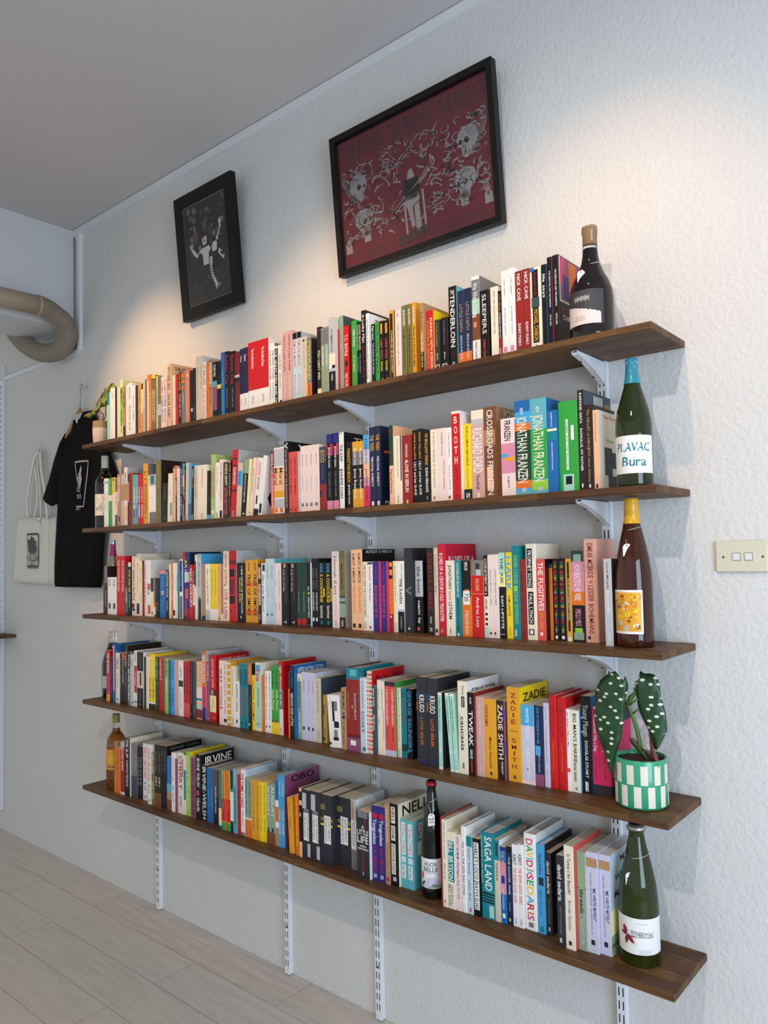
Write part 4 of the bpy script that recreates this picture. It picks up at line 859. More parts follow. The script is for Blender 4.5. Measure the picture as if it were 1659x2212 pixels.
mb=MB(); mb.box((-1.362,-.014,2.684),(-.452,-.0005,2.704),WHITE); mb.box((-1.372,-.018,2.7),(-1.362,-.0005,2.78),WHITE); o=mb.build('trim_3'); o['kind']='structure'
mb=MB(); mb.box((-.535,-.03,2.735),(-.512,-.0005,2.8195),mat('raw_timber_end','6E6252',.8)); o=mb.build('trim_4'); o['kind']='structure'
# ---------- shelving ----------
wd=mat('walnut_stained_timber','5A3A25',.5,spec=.35); nt,N,L,b=nodes(wd); v=coords(nt)
sx=N.new('ShaderNodeSeparateXYZ'); L.new(v,sx.inputs[0]); cx=N.new('ShaderNodeCombineXYZ'); L.new(sx.outputs[0],cx.inputs[0]); L.new(sx.outputs[1],cx.inputs[1])
oi=N.new('ShaderNodeObjectInfo'); ad=N.new('ShaderNodeVectorMath'); L.new(cx.outputs[0],ad.inputs[0]); L.new(oi.outputs['Random'],ad.inputs[1])
br=N.new('ShaderNodeTexBrick'); br.offset=.43; br.inputs['Scale'].default_value=1; br.inputs['Brick Width'].default_value=.33; br.inputs['Row Height'].default_value=.042
br.inputs['Mortar Size'].default_value=.0002; br.inputs['Color1'].default_value=(0,0,0,1); br.inputs['Color2'].default_value=(1,1,1,1); L.new(ad.outputs[0],br.inputs['Vector'])
g=noise(nt,coords(nt,(2.2,60,60)),4,6,.65); base=ramp(nt,g.outputs['Fac'],[(.28,'3A2616'),(.5,'664626'),(.75,'8F6A40')])
m1=N.new('ShaderNodeMath'); m1.operation='MULTIPLY'; L.new(br.outputs['Color'],m1.inputs[0]); m1.inputs[1].default_value=.75
c=mix(nt,m1.outputs[0],base,'43291A'); c=mix(nt,br.outputs['Fac'],c,'24150C'); L.new(c,b.inputs['Base Color']); bump(nt,g.outputs['Fac'],b,.2,.0008)
EDG=[.33,.3,.28,.3,.28]
for s,z in enumerate(ZS):
    for k,(a,e) in enumerate(((0,XM-.0012),(XM+.0012,XR))):
        mb=MB(); mb.box((a,-SD,z-ST),(e,-.001,z),wd); o=mb.build('shelf_board',loc=(a,-SD,z-ST)); bev(o,.0028,3)
        tag(o,'dark walnut stained timber shelf board, %s half of the %s'%('left' if k==0 else 'right',ROWN[s]),'shelf','shelf boards')
UX=[(.262,.287),(1.121,1.146),(1.578,1.603),(2.443,2.468)]
UN=['leftmost of the four main rails','left of the centre pair','right of the centre pair','nearest the light switch']
def upright(x0,x1,z0,z1,lab,yd=.021,grp='slotted wall rails'):
    mb=MB(); t=.0016; mb.box((x0,-yd,z0),(x1,-yd+t,z1),STEEL); mb.box((x0,-yd+t,z0),(x0+t,-.0008,z1),STEEL); mb.box((x1-t,-yd+t,z0),(x1,-.0008,z1),STEEL)
    z=z0+.03; 
    while z<z1-.03:
        for xx in (x0+(x1-x0)*.27,x0+(x1-x0)*.73): mb.box((xx-.0016,-yd-.0002,z),(xx+.0016,-yd+.0005,z+.0225),SLOT)
        z+=.035
    for zz in (z0+.17,z0+(z1-z0)*.5,z1-.05): mb.lathe([(.0045,0),(.003,.0015)],SCREW,n=12) if 0 else mb.box(((x0+x1)/2-.003,-yd-.001,zz),((x0+x1)/2+.003,-yd,zz+.006),SCREW)
    o=mb.build('wall_rail',loc=(x0,-yd,z0)); return tag(o,lab,'shelf rail',grp)
for (x0,x1),n_ in zip(UX,UN): upright(x0,x1,.004,2.352,'white twin-slot steel wall rail carrying the bookshelves, '+n_)
upright(-1.388,-1.363,.12,2.684,'white steel wall rail at the far left edge, holding a short timber ledge')
def bracket(x,zt,lab,grp='shelf brackets',depth=.163):
    t=thing('shelf_bracket',lab,'shelf bracket',(x,-.0215,zt),grp)
    y1=-.0215-depth; prof=[(-.022,zt-.0004),(y1+.004,zt-.0004),(y1,zt-.003),(y1-.001,zt-.007),(y1+.004,zt-.012)]
    for k in range(1,9):
        u=k/8; prof.append((y1+.004+(depth-.008)*u,zt-.012-.05*(u**1.15)+.004*math.sin(PI*u)))
    prof.append((-.022,zt-.064))
    mb=MB(); w=.0085
    for sgn in (-1,1): mb.prism(prof,lambda p,k,sgn=sgn:(x+sgn*w-(0 if k else sgn*.0015),p[0],p[1]),STEEL)
    mb.box((x-w,y1+.003,zt-.0022),(x+w,-.022,zt-.0006),STEEL)
    lip=prof[3:]; 
    mb.add([(x-w,p[0],p[1]) for p in lip]+[(x+w,p[0],p[1]) for p in lip],[(i,i+1,len(lip)+i+1,len(lip)+i) for i in range(len(lip)-1)],STEEL)
    mb.build('arm',t)
    for yy,zz in ((y1+.035,-.0235),(y1+.11,-.0515)):
        m2=MB(); m2.box((x-.003,yy-.003,zt+zz-.003),(x+.003,yy+.003,zt+zz),SCREW); m2.build('screw',t)
UN2=['leftmost','left centre','right centre','rightmost']
for s,z in enumerate(ZS):
    for (x0,x1),u in zip(UX,UN2): bracket((x0+x1)/2,z-ST,'white pressed steel bracket under the %s on the %s rail'%(ROWN[s],u))
mb=MB(); mb.box((-2.1,-.25,1.142),(-1.205,-.001,1.161),wd); o=mb.build('shelf_board',loc=(-2.1,-.25,1.142)); bev(o,.0028,3); tag(o,'short timber ledge end at the far left edge, below the tote bag','shelf')
bracket(-1.3755,1.142,'white bracket under the short timber ledge at the far left')
build_books()
# ---------- light switch ----------
cream=mat('aged_cream_plastic','CFCDB4',.3,coat=.2)
t=thing('light_switch','cream double light switch plate on the wall right of the shelves','light switch',(2.796,-.001,1.515))
mb=MB(); mb.box((2.7365,-.0095,1.5155),(2.857,-.001,1.5915),cream); o=mb.build('plate',t); bev(o,.003,3)
for a,e in ((2.7785,2.7945),(2.8065,2.8225)):
    mb=MB(); mb.box((a-.0012,-.0102,1.5435),(e+.0012,-.0094,1.5627),mat('rocker_surround','6F6F66',.5)); mb.build('rocker_surround',t)
    mb=MB(); mb.prism([(-.0102,1.5445),(-.0122,1.5447),(-.0142,1.5612),(-.0102,1.5616)],lambda p,k,a=a,e=e:((a,e)[k],p[0],p[1]),mat('white_rocker','DADCDC',.25)); o=mb.build('rocker',t); bev(o,.0008,2); o['label']='white rocker'
for a in (2.7553,2.8465):
    mb=MB(); mb.lathe([(.0028,0),(.0026,.001),(0.0001,.0013)],SCREW,n=14); mb.v=[(a+p[0],-.0095-p[2],1.5525+p[1]) for p in mb.v]; mb.build('screw',t)
# ---------- lamps and daylight ----------
def spot(name,loc,tgt,e,col,size,blend,rad):
    l=bpy.data.lights.new(name,'SPOT'); l.energy=e; l.color=col; l.spot_size=size; l.spot_blend=blend; l.shadow_soft_size=rad
    o=bpy.data.objects.new(name,l); COL.objects.link(o); o.location=loc; o.rotation_euler=(Vector(tgt)-Vector(loc)).to_track_quat('-Z','Y').to_euler()
for i,(x,tx,e) in enumerate(((.15,.3,98),(1.35,1.45,66),(2.62,2.45,48))):
    spot('ceiling_spot',(x,-1.15,3.32),(tx,0,2.05),e,(1,.6,.3),math.radians(56),.9,.022)
spot('ceiling_spot_far',(2.95,-2.6,3.32),(2.1,0,.9),112,(1,.9,.8),math.radians(80),.6,.03)
def area(name,loc,tgt,sx,sy,e,col):
    l=bpy.data.lights.new(name,'AREA'); l.shape='RECTANGLE'; l.size=sx; l.size_y=sy; l.energy=e; l.color=col
    o=bpy.data.objects.new(name,l); COL.objects.link(o); o.location=loc; o.rotation_euler=(Vector(tgt)-Vector(loc)).to_track_quat('-Z','Y').to_euler()
area('shop_window_daylight',(5.1,-1.9,1.4),(1.6,0,1.2),1.5,2.0,80,(.62,.78,1))
w=bpy.data.worlds.new('World'); bpy.context.scene.world=w; w.use_nodes=True
w.node_tree.nodes['Background'].inputs[0].default_value=(.78,.80,.83,1); w.node_tree.nodes['Background'].inputs[1].default_value=.86
# ---------- camera ----------
cam=bpy.data.cameras.new('Camera'); co=bpy.data.objects.new('Camera',cam); COL.objects.link(co); bpy.context.scene.camera=co
R=Matrix(((M[0][0],-M[1][0],-M[2][0]),(M[0][1],-M[1][1],-M[2][1]),(M[0][2],-M[1][2],-M[2][2])))
co.matrix_world=Matrix.Translation(C)@R.to_4x4(); cam.sensor_fit='HORIZONTAL'; cam.sensor_width=36; cam.lens=F*36/1659
cam.shift_x=(829.5-CX)/1659; cam.shift_y=(CY-1106)/1659; cam.clip_start=.02
sc=bpy.context.scene; sc.view_settings.view_transform='Standard'; sc.view_settings.look='None'; sc.view_settings.gamma=1; sc.view_settings.exposure=-.04

# ---------- framed pictures ----------
BLKW=mat('black_frame_wood','0B0A0A',.45,spec=.35)
def glass_pane():
    m=bpy.data.materials.new('picture_glass'); m.use_nodes=True; nt=m.node_tree; nt.nodes.clear()
    o=nt.nodes.new('ShaderNodeOutputMaterial'); t=nt.nodes.new('ShaderNodeBsdfTransparent'); g=nt.nodes.new('ShaderNodeBsdfGlossy'); g.inputs['Roughness'].default_value=.08
    f=nt.nodes.new('ShaderNodeLayerWeight'); f.inputs[0].default_value=.5; pw_=nt.nodes.new('ShaderNodeMath'); pw_.operation='POWER'; nt.links.new(f.outputs['Facing'],pw_.inputs[0]); pw_.inputs[1].default_value=4; ad_=nt.nodes.new('ShaderNodeMath'); ad_.operation='MULTIPLY_ADD'; nt.links.new(pw_.outputs[0],ad_.inputs[0]); ad_.inputs[1].default_value=.35; ad_.inputs[2].default_value=.02; x=nt.nodes.new('ShaderNodeMixShader'); nt.links.new(ad_.outputs[0],x.inputs[0]); nt.links.new(t.outputs[0],x.inputs[1]); nt.links.new(g.outputs[0],x.inputs[2]); nt.links.new(x.outputs[0],o.inputs[0]); return m
PANE=glass_pane()
def frame(label,x0,x1,z0,H,ang,bw,dep,lip,art):
    W=x1-x0; t=thing('framed_picture',label,'picture',(x0,-.006,z0),'framed pictures on the wall',(ang,0,0))
    mb=MB()
    o=[(0,0),(W,0),(W,H),(0,H)]; i=[(bw,bw),(W-bw,bw),(W-bw,H-bw),(bw,H-bw)]; ib=[(p[0]+(.004 if p[0]<W/2 else -.004),p[1]+(.004 if p[1]<H/2 else -.004)) for p in i]
    v=lambda l,y:[(p[0],y,p[1]) for p in l]
    vs=v(o,-dep)+v(i,-dep)+v(ib,-dep+lip)+v(o,-.004); 
    for k in range(4):
        k2=(k+1)%4; mb.add(vs,[(k,k2,4+k2,4+k),(4+k,4+k2,8+k2,8+k),(12+k2,12+k,8+k,8+k2),(k2,k,12+k,12+k2)],BLKW)
    mb.build('frame',t,rebase=False)
    mb=MB(); mb.box((bw*.5,-dep+lip+.0015,bw*.5),(W-bw*.5,-.001,H-bw*.5),mat('backing_board','4A4038',.8)); mb.build('backing_board',t,rebase=False)
    mb=MB(); art(mb,W,H,bw,-dep+lip+.0012); mb.build('print',t,rebase=False)
    mb=MB(); mb.box((bw*.8,-dep+lip-.0016,bw*.8),(W-bw*.8,-dep+lip-.0006,H-bw*.8),PANE); mb.build('glass',t,rebase=False)
def curl(x,y,a,l,k,n=14):
    pts=[]; 
    for j in range(n):
        pts.append((x,y)); x+=math.cos(a)*l/n; y+=math.sin(a)*l/n; a+=k/n*(1+j/n)
    return pts
INK=mat('screen_ink_grey','807E7F',.6); INKD=mat('screen_ink_dark','3A2228',.6); INKB=mat('screen_ink_black','17110F',.6)
def art_red(mb,W,H,bw,y):
    a,b=bw*.55,bw*.55; base=mat('maroon_poster_stock','5A1624',.55)
    mb.add([(a,y,b),(W-a,y,b),(W-a,y,H-b),(a,y,H-b)],[(0,1,2,3)],base)
    n=[0]
    def lay(): n[0]+=1; return y-.00003*min(n[0],28)-.00002
    def put(poly,m):
        yy=lay(); mb.add([(p[0]*W,yy,p[1]*H) for p in poly],[tuple(range(len(poly)))],m)
    def stroke(pts,w,m):
        yy=lay(); mb.ribbon([(p[0]*W,p[1]*H) for p in pts],w,lambda q:(q[0],yy,q[1]),m)
    TX=mat('poster_lettering','2B2026',.6)
    for k in range(3):
        cx=(.09+.115+.305*k)*W; fn=lambda p,cx=cx:(cx+p[0],y-.0002,H*.865+p[1]); lettering(mb,'THE BRONX',fn,W*.27,H*.09,TX,lo=.3)
    for k,tx in enumerate(('VIOLENT SOHO - HOSTILE OBJECTS','DZ DEATHRAYS - EPICS','DZ DEATHRAYS - THREE SHOW NIGHT')):
        cx=(.205+.305*k)*W; fn=lambda p,cx=cx:(cx+p[0],y-.0002,H*.8+p[1]); lettering(mb,tx,fn,W*.25,H*.022,TX,lo=.3)
    for k,(l1,l2) in enumerate((('SATURDAY','SOLD OUT'),('THURSDAY, 25TH APRIL 2019','THE ANNANDALE HOTEL, SYDNEY'),('FRIDAY, 26TH APRIL 2019','THE ANNANDALE HOTEL, SYDNEY'))):
        cx=(.25+.27*k)*W
        for j,tx in enumerate((l1,l2)):
            fn=lambda p,cx=cx,j=j:(cx+p[0],y-.0002,H*(.125-.035*j)+p[1]); lettering(mb,tx,fn,W*(.12 if k==0 else .25),H*.022,TX,lo=.3)
    rnd=random.Random(3)
    def skull(cx,cy,s,fx):
        P2=lambda l:[(cx+fx*u*s,cy+v*s*1.35) for u,v in l]
        put(P2([(-.5,.1),(-.42,.42),(-.15,.6),(.2,.58),(.45,.38),(.5,.1),(.42,-.12),(.3,-.2),(.3,-.5),(.1,-.62),(-.12,-.58),(-.18,-.3),(-.4,-.15)]),INK)
        put(P2([(-.05,.12),(.1,.2),(.2,.05),(.08,-.08),(-.06,-.02)]),INKB); put(P2([(.27,.1),(.4,.14),(.42,0),(.32,-.08)]),INKB)
        put(P2([(.18,-.12),(.26,-.12),(.22,-.24)]),INKB)
        for k in range(5): put(P2([(-.08+k*.08,-.34),(-.06+k*.08,-.34),(-.06+k*.08,-.5),(-.08+k*.08,-.5)]),INKB)
        for k in range(5): stroke([(cx+fx*(-.45+.1*k)*s,cy+.2*s),(cx+fx*(-.4+.1*k)*s,cy+(.45+.03*k)*s),(cx+fx*(-.25+.1*k)*s,cy+.62*s)],.0012,INKD)
    for sx,sy in ((.30,.58),(.215,.33)):
        for fx in (1,-1): skull(.5+fx*(sx+.04) if sx>.25 else .5+fx*(sx+.1),sy,.12,-fx)
    def hand(cx,cy,s,fx):
        for k in range(4):
            a=PI/2+fx*(.5-.28*k); stroke([(cx,cy),(cx+math.cos(a)*s*.6,cy+math.sin(a)*s*.9),(cx+math.cos(a+.3*fx)*s,cy+math.sin(a+.3*fx)*s*1.5)],lambda t:.0065*(1.1-t),INK)
        put([(cx-.02,cy-.05),(cx+.025,cy-.05),(cx+.02,cy+.02),(cx-.02,cy+.02)],INK)
    for fx in (1,-1): hand(.5+fx*.43,.2,.05,fx); hand(.5+fx*.3,.24,.045,-fx)
    for fx in (1,-1):
        for k in range(9):                          # wing-like rays in the outer corners
            a=PI/2+fx*(.1-.07*k); stroke([(.5+fx*.36,.5),(.5+fx*(.36+.05+.004*k),.56+.01*k),(.5+fx*(.385+.008*k),.66+.012*k)],lambda t:.004*(1.05-t),INK)
        for k in range(150):
            x=.5+fx*rnd.uniform(.06,.44); yy=rnd.uniform(.2,.74)
            stroke(curl(x,yy,rnd.uniform(0,2*PI),rnd.uniform(.035,.12),rnd.uniform(-4.5,4.5)),lambda t,w=rnd.uniform(.003,.0075):w*(1.05-t),INK if rnd.random()<.75 else INKB)
    for k in range(26):                              # twisted wreath of thorns over the centre
        for cc in (-1,1):
            a=2*PI*k/26; stroke(curl(.5+cc*.085+math.cos(a)*.075,.7+math.sin(a)*.065,a+PI/2,.06,1.6*cc),lambda t:.0042*(1.05-t),INK if k%3 else INKB)
    put([(.455,.5),(.545,.5),(.55,.41),(.53,.36),(.47,.36),(.45,.41)],INKB); put([(.475,.5),(.49,.56),(.51,.56),(.525,.5),(.5,.44)],INK)
    put([(.38,.33),(.4,.31),(.62,.5),(.61,.52)],INK); put([(.39,.33),(.4,.322),(.6,.495),(.595,.505)],INKB)
    put([(.46,.4),(.54,.4),(.545,.34),(.5,.31),(.51,.18),(.49,.17),(.47,.3),(.455,.35)],INK); put([(.51,.31),(.54,.33),(.548,.16),(.53,.13),(.515,.17)],INK)
    for x in (.445,.56): put([(x,.4),(x+.012,.4),(x+.02,.14),(x+.008,.14)],INK)
    put([(.4,.13),(.6,.17),(.58,.11),(.42,.08)],INKD)
WHT=mat('photo_white','C9C4BC',.6)
def art_bw(mb,W,H,bw,y):
    mt_=bw*1.02; mb.add([(bw*.6,y,bw*.6),(W-bw*.6,y,bw*.6),(W-bw*.6,y,H-bw*.6),(bw*.6,y,H-bw*.6)],[(0,1,2,3)],mat('card_edge','8C857A',.7))
    a=bw+.006; mb.add([(a,y-.00003,a),(W-a,y-.00003,a),(W-a,y-.00003,H-a),(a,y-.00003,H-a)],[(0,1,2,3)],mat('dark_photo_paper','26221F',.5))
    iw,ih=W-2*a,H-2*a; n=[0]
    def put(poly,m):
        n[0]+=1; yy=y-.00005-.00001*n[0]; mb.add([(a+p[0]*iw,yy,a+p[1]*ih) for p in poly],[tuple(range(len(poly)))],m)
    rnd=random.Random(11); cols=[mat('bokeh_%d'%k,c,.6) for k,c in enumerate(('4E4742','5A524B','6C6258'))]
    for k in range(46):
        cx,cy,r=rnd.uniform(.08,.95),rnd.uniform(.52,.96),rnd.uniform(.015,.05)
        put([(cx+r*math.cos(t*PI/8),cy+r*.72*math.sin(t*PI/8)) for t in range(16)],cols[k%3])
    put([(.36,.53),(.55,.54),(.6,.5),(.54,.47),(.53,.36),(.4,.36),(.39,.47),(.34,.5)],WHT)            # bare torso, arms raised
    put([(.42,.56),(.5,.56),(.52,.62),(.49,.66),(.43,.66),(.4,.62)],WHT); put([(.4,.62),(.43,.67),(.49,.67),(.52,.63),(.5,.645),(.44,.64)],INKB)
    put([(.445,.585),(.475,.585),(.47,.61),(.45,.61)],INKB); put([(.44,.62),(.455,.62),(.455,.632),(.44,.632)],INKB); put([(.47,.62),(.485,.62),(.485,.632),(.47,.632)],INKB)
    put([(.36,.52),(.28,.45),(.18,.5),(.13,.56),(.16,.57),(.22,.53),(.28,.49),(.35,.53)],WHT)
    for k in range(4): put([(.13,.56),(.15,.57),(.1+.04*k,.63-.01*abs(k-1.5)),(.09+.04*k,.63-.01*abs(k-1.5))],WHT)
    put([(.27,.455),(.3,.43),(.34,.47),(.31,.5)],INKB)
    put([(.63,.46),(.73,.46),(.75,.53),(.72,.57),(.65,.57),(.62,.52)],WHT); put([(.6,.5),(.63,.59),(.72,.6),(.78,.54),(.74,.55),(.66,.555)],INKB)
    put([(.58,.44),(.8,.45),(.76,.3),(.6,.28)],mat('dark_vest','14110F',.6))
    put([(.72,.57),(.78,.63),(.85,.7),(.87,.68),(.8,.6),(.76,.55)],WHT)
    for k in range(4): put([(.83,.68),(.86,.7),(.82+.035*k,.765-.008*abs(k-1.5)),(.81+.035*k,.765-.008*abs(k-1.5))],WHT)
    for k in range(5): put([(.74+.02*k,.6+.015*k),(.765+.02*k,.585+.015*k),(.77+.02*k,.59+.015*k),(.745+.02*k,.61+.015*k)],INKB)
    put([(.78,.47),(.84,.44),(.9,.37),(.87,.35),(.8,.4),(.76,.43)],WHT); put([(.82,.44),(.88,.4),(.87,.38),(.8,.42)],INKB)
    put([(.56,.42),(.62,.42),(.6,.3),(.63,.22),(.68,.16),(.64,.14),(.56,.22),(.54,.32)],WHT)
    for k in range(6): put([(.54,.33-.028*k),(.62,.335-.028*k),(.62,.325-.028*k),(.54,.32-.028*k)],INKB)
    for k in range(5): put([(.64,.17),(.67,.155),(.66+.035*k,.085+.008*k),(.645+.035*k,.085+.008*k)],WHT)
    for k in range(40):
        cx,cy=rnd.uniform(.15,.9),rnd.uniform(.04,.26); put([(cx,cy),(cx+.012,cy+.004),(cx+.02,cy+.02),(cx+.006,cy+.012)],mat('speck_grey','7A746C',.6))
frame('small portrait black frame holding a dark monochrome picture of two figures, left of the pair',.52,.918,2.629,.536,math.radians(5.1),.05,.03,.006,art_bw)
frame('large landscape black frame holding a maroon gig poster with grey skulls, right of the pair',1.477,2.161,2.585,.496,math.radians(4.9),.021,.032,.014,art_red)
# ---------- bottles ----------
def gls(name,col,tr=.85,rough=.03): return mat(name,col,rough,trans=tr,ior=1.5,spec=.6)
SILK=mat('label_white','E6E6E4',.55); STR=mat('tag_string','D8D6D0',.7)
PROF={'burg':[(.8,0),(.97,.006),(1,.025),(1,.44),(.975,.52),(.87,.6),(.68,.69),(.5,.77),(.39,.84),(.345,.9),(.335,1)],
'ries':[(.85,0),(.98,.006),(1,.02),(1,.4),(.97,.5),(.86,.6),(.7,.7),(.53,.79),(.42,.85),(.385,.9),(.375,1)],
'bord':[(.85,0),(.98,.006),(1,.02),(1,.6),(.95,.65),(.75,.705),(.5,.75),(.38,.79),(.345,.84),(.335,1)],
'champ':[(.85,0),(.98,.006),(1,.025),(1,.38),(.97,.48),(.86,.6),(.68,.72),(.5,.83),(.4,.9),(.37,.945),(.44,.95),(.44,.97),(.38,.975)],
'wide':[(.85,0),(.98,.006),(1,.02),(1,.36),(.96,.44),(.82,.52),(.6,.6),(.44,.67),(.365,.74),(.34,.8),(.335,.93),(.365,.935),(.365,.985),(.34,1)]}
def rad_at(pr,u):
    for (r0,z0),(r1,z1) in zip(pr,pr[1:]):
        if z0<=u<=z1: return r0+(r1-r0)*(u-z0)/max(z1-z0,1e-6)
    return pr[-1][0]
class Bottle:
    def __init__(s,label,cx,cy,z,R,H,kind,glass,top=1.0,gr='wine bottles on the shelves'):
        s.c=(cx,cy,z+.0004); s.R=R; s.H=H; s.pr=PROF[kind]; s.t=thing('wine_bottle',label,'bottle',s.c,gr)
        mb=MB(); pr=[(r,u) for r,u in s.pr if u<top-1e-6]+[(rad_at(s.pr,top),top)]
        fine=[]
        for (r0,z0),(r1,z1) in zip(pr,pr[1:]):
            for k in range(3): f=k/3; fine.append((r0+(r1-r0)*f,z0+(z1-z0)*f))
        fine.append(pr[-1]); pr=fine
        mb.lathe([(r*R,u*H) for r,u in pr],glass,s.c,48); mb.build('glass_body',s.t)
    def ring(s,name,u0,u1,m,k=1.03,ribs=0,cap=True,lab=None):
        mb=MB(); n=8; pr=[(rad_at(s.pr,min(u0+(u1-u0)*j/n,1))*s.R*k,(u0+(u1-u0)*j/n)*s.H) for j in range(n+1)]
        if ribs:
            pr=[]; 
            for j in range(ribs*4+1):
                u=u0+(u1-u0)*j/(ribs*4); pr.append((rad_at(s.pr,min(u,1))*s.R*k*(1 if j%4<2 else .965),u*s.H))
        pr=pr+[(pr[-1][0]*.93,pr[-1][1]+.0008)] if cap else pr
        mb.lathe(pr,m,s.c,36); o=mb.build(name,s.t); 
        if lab: o['label']=lab
        return o
    def wrap(s,am,zc,k=1.004):
        def fn(p,e=0):
            r=s.R*k+e; a=am+p[0]/s.R; return (s.c[0]+r*math.cos(a),s.c[1]+r*math.sin(a),s.c[2]+zc+p[1])
        return fn
    def label(s,am,half,z0,z1,m,draw=None):
        mb=MB(); mb.lathe([(s.R*1.004,z0),(s.R*1.004,z1)],m,s.c,36,caps=False,a0=am-half,a1=am+half)
        if draw: draw(mb,s.wrap(am,0),z0,z1)
        return mb.build('label',s.t)
    def tagged(s,px,py,uneck,txt,h=.03,w=.019):
        q=on(px,py,1,s.c[1]-s.R*.75); a=math.atan2(C[1]-s.c[1],C[0]-s.c[0]); zn=s.c[2]+uneck*s.H; r=rad_at(s.pr,uneck)*s.R*1.04
        mb=MB(); st=MB(); pts=[(s.c[0]+r*math.cos(a+1.2-k*.26),s.c[1]+r*math.sin(a+1.2-k*.26),zn+.004-(k*.0016)) for k in range(9)]; pts.append((q.x,q.y,q.z+h*.42)); st.tube(pts,.0006,STR,6); 
        pts=[(s.c[0]+r*math.cos(a+1.2+k*.4),s.c[1]+r*math.sin(a+1.2+k*.4),zn+.004-(k*.0008)) for k in range(11)]; st.tube(pts,.0006,STR,6); st.build('tag_string',s.t)
        d=Vector((math.cos(a),math.sin(a),0)); u=Vector((-math.sin(a),math.cos(a),0)); u.z=.12; U=Vector((0,0,1))
        f=lambda p,e=0:q+u*p[0]+U*p[1]+d*e
        poly=[(-w/2,-h/2),(w/2,-h/2),(w/2,h*.32),(w*.22,h/2),(-w*.22,h/2),(-w/2,h*.32)]
        mb.prism(poly,lambda p,k:f(p,.0012*k),SILK); mb.prism([(math.cos(k*PI/4)*.0018,h*.36+math.sin(k*PI/4)*.0018) for k in range(8)],lambda p,k:f(p,.0013*k),P('ch'))
        if txt: lettering(mb,txt,lambda p:f((p[1]*-1,p[0]*-1) if 0 else (p[1],-p[0]-.003),.0014),h*.5,w*.6,P('nv'),lo=.3)
        mb.build('price_tag',s.t)
tin=mat('cap_silver','B8BABD',.28,metal=.85)
def strips(mb,fn,poly,m,e):
    a,b_=min(p[0] for p in poly),max(p[0] for p in poly); n=max(2,int((b_-a)/.0025)+1); up=[];dn=[]
    for k in range(n+1):
        x=a+(b_-a)*min(max(k/n,1e-4),1-1e-4); ys=[]
        for q,r in zip(poly,poly[1:]+poly[:1]):
            if (q[0]-x)*(r[0]-x)<=0 and abs(q[0]-r[0])>1e-9: ys.append(q[1]+(r[1]-q[1])*(x-q[0])/(r[0]-q[0]))
        if not ys: ys=[up[-1][1] if up else 0]
        up.append((x,max(ys))); dn.append((x,min(ys)))
    mb.add([fn(q,e) for q in dn]+[fn(q,e) for q in up],[(k,k+1,n+2+k,n+1+k) for k in range(n)],m)
def rich(mb,fn,polys,e0=.0001):
    for k,(poly,m) in enumerate(polys): strips(mb,fn,poly,m,e0+.00004*k)
# big dark red, top shelf
b=Bottle('broad black wine bottle with bare cork and grey cloud label, top shelf right end',2.492,-.15,ZS[0],.0565,.308,'wide',gls('red_wine_glass','140508',.25),.8)
mb=MB(); mb.lathe([(.339*.0565,.8*.308),(.335*.0565,.93*.308),(.365*.0565,.935*.308),(.365*.0565,.985*.308),(.33*.0565,.308)],gls('clear_glass','F4F4F0',.97),b.c,40); mb.build('clear_neck',b.t)
mb=MB(); mb.lathe([(.0146,.845*.308),(.0146,.99*.308)],mat('cork','B08A50',.7),b.c,24); mb.build('cork',b.t)
def d1(mb,fn,z0,z1):
    h=z1-z0; w=.055
    top=[(-w+2*w*k/24, z0+h*(.62-.013*k)+.0035*abs(math.sin(k*1.3))) for k in range(25)]
    for k in range(24): mb.add([fn((top[k][0],z0+.001),.0001),fn((top[k+1][0],z0+.001),.0001),fn(top[k+1],.0001),fn(top[k],.0001)],[(0,1,2,3)],mat('cloud_pink_white','DCCFCB',.6))
    for k in range(34):
        x=-.016+k*.00125; q=.0035+.0055*abs(math.sin(k*.9)*math.cos(k*.37)); mb.add([fn((x,z0+h*.76-q),.0001),fn((x+.0007,z0+h*.76-q),.0001),fn((x+.0007,z0+h*.76+q),.0001),fn((x,z0+h*.76+q),.0001)],[(0,1,2,3)],P('lg'))
    for j,t in enumerate(('Sound Blanc','Unfiltered Wild Ferment','Margaret River Pinot')): lettering(mb,t,lambda p,j=j:fn((p[0]+.0,z0+h*.25-j*.0048+p[1]),.00016),.03,.0028,P('gy'),lo=.3)
b.label(math.radians(-98),math.radians(64),.035,.125,mat('charcoal_label','3A393C',.6),d1); b.tagged(1200+470*.11755,480+995*.11755,.66,'')
# teal capped white, second shelf
b=Bottle('green wine bottle with teal cap and white label brushed in teal, second shelf',2.593,-.15,ZS[1],.0445,.326,'burg',gls('olive_green_glass','2F3A08',.7),.84)
cap=mat('teal_capsule','1A8296',.35,coat=.3); o=b.ring('screw_cap',.805,1.0,cap,1.04,lab='teal cap with pale leaf outlines')
mb=MB(); rnd=random.Random(5)
for k in range(26):
    a0=rnd.uniform(-2.6,.2); z=rnd.uniform(.815,.98)*.326; pts=curl(0,0,rnd.uniform(0,6),.014,rnd.uniform(-6,6),10); rr=rad_at(b.pr,.9)*.0445*1.055
    mb.ribbon(pts,.0005,lambda q:(b.c[0]+rr*1.02*math.cos(a0+q[0]/rr),b.c[1]+rr*1.02*math.sin(a0+q[0]/rr),b.c[2]+z+q[1]),P('lb'))
mb.build('cap_pattern',b.t)
TB=mat('brush_teal','0E7488',.6)
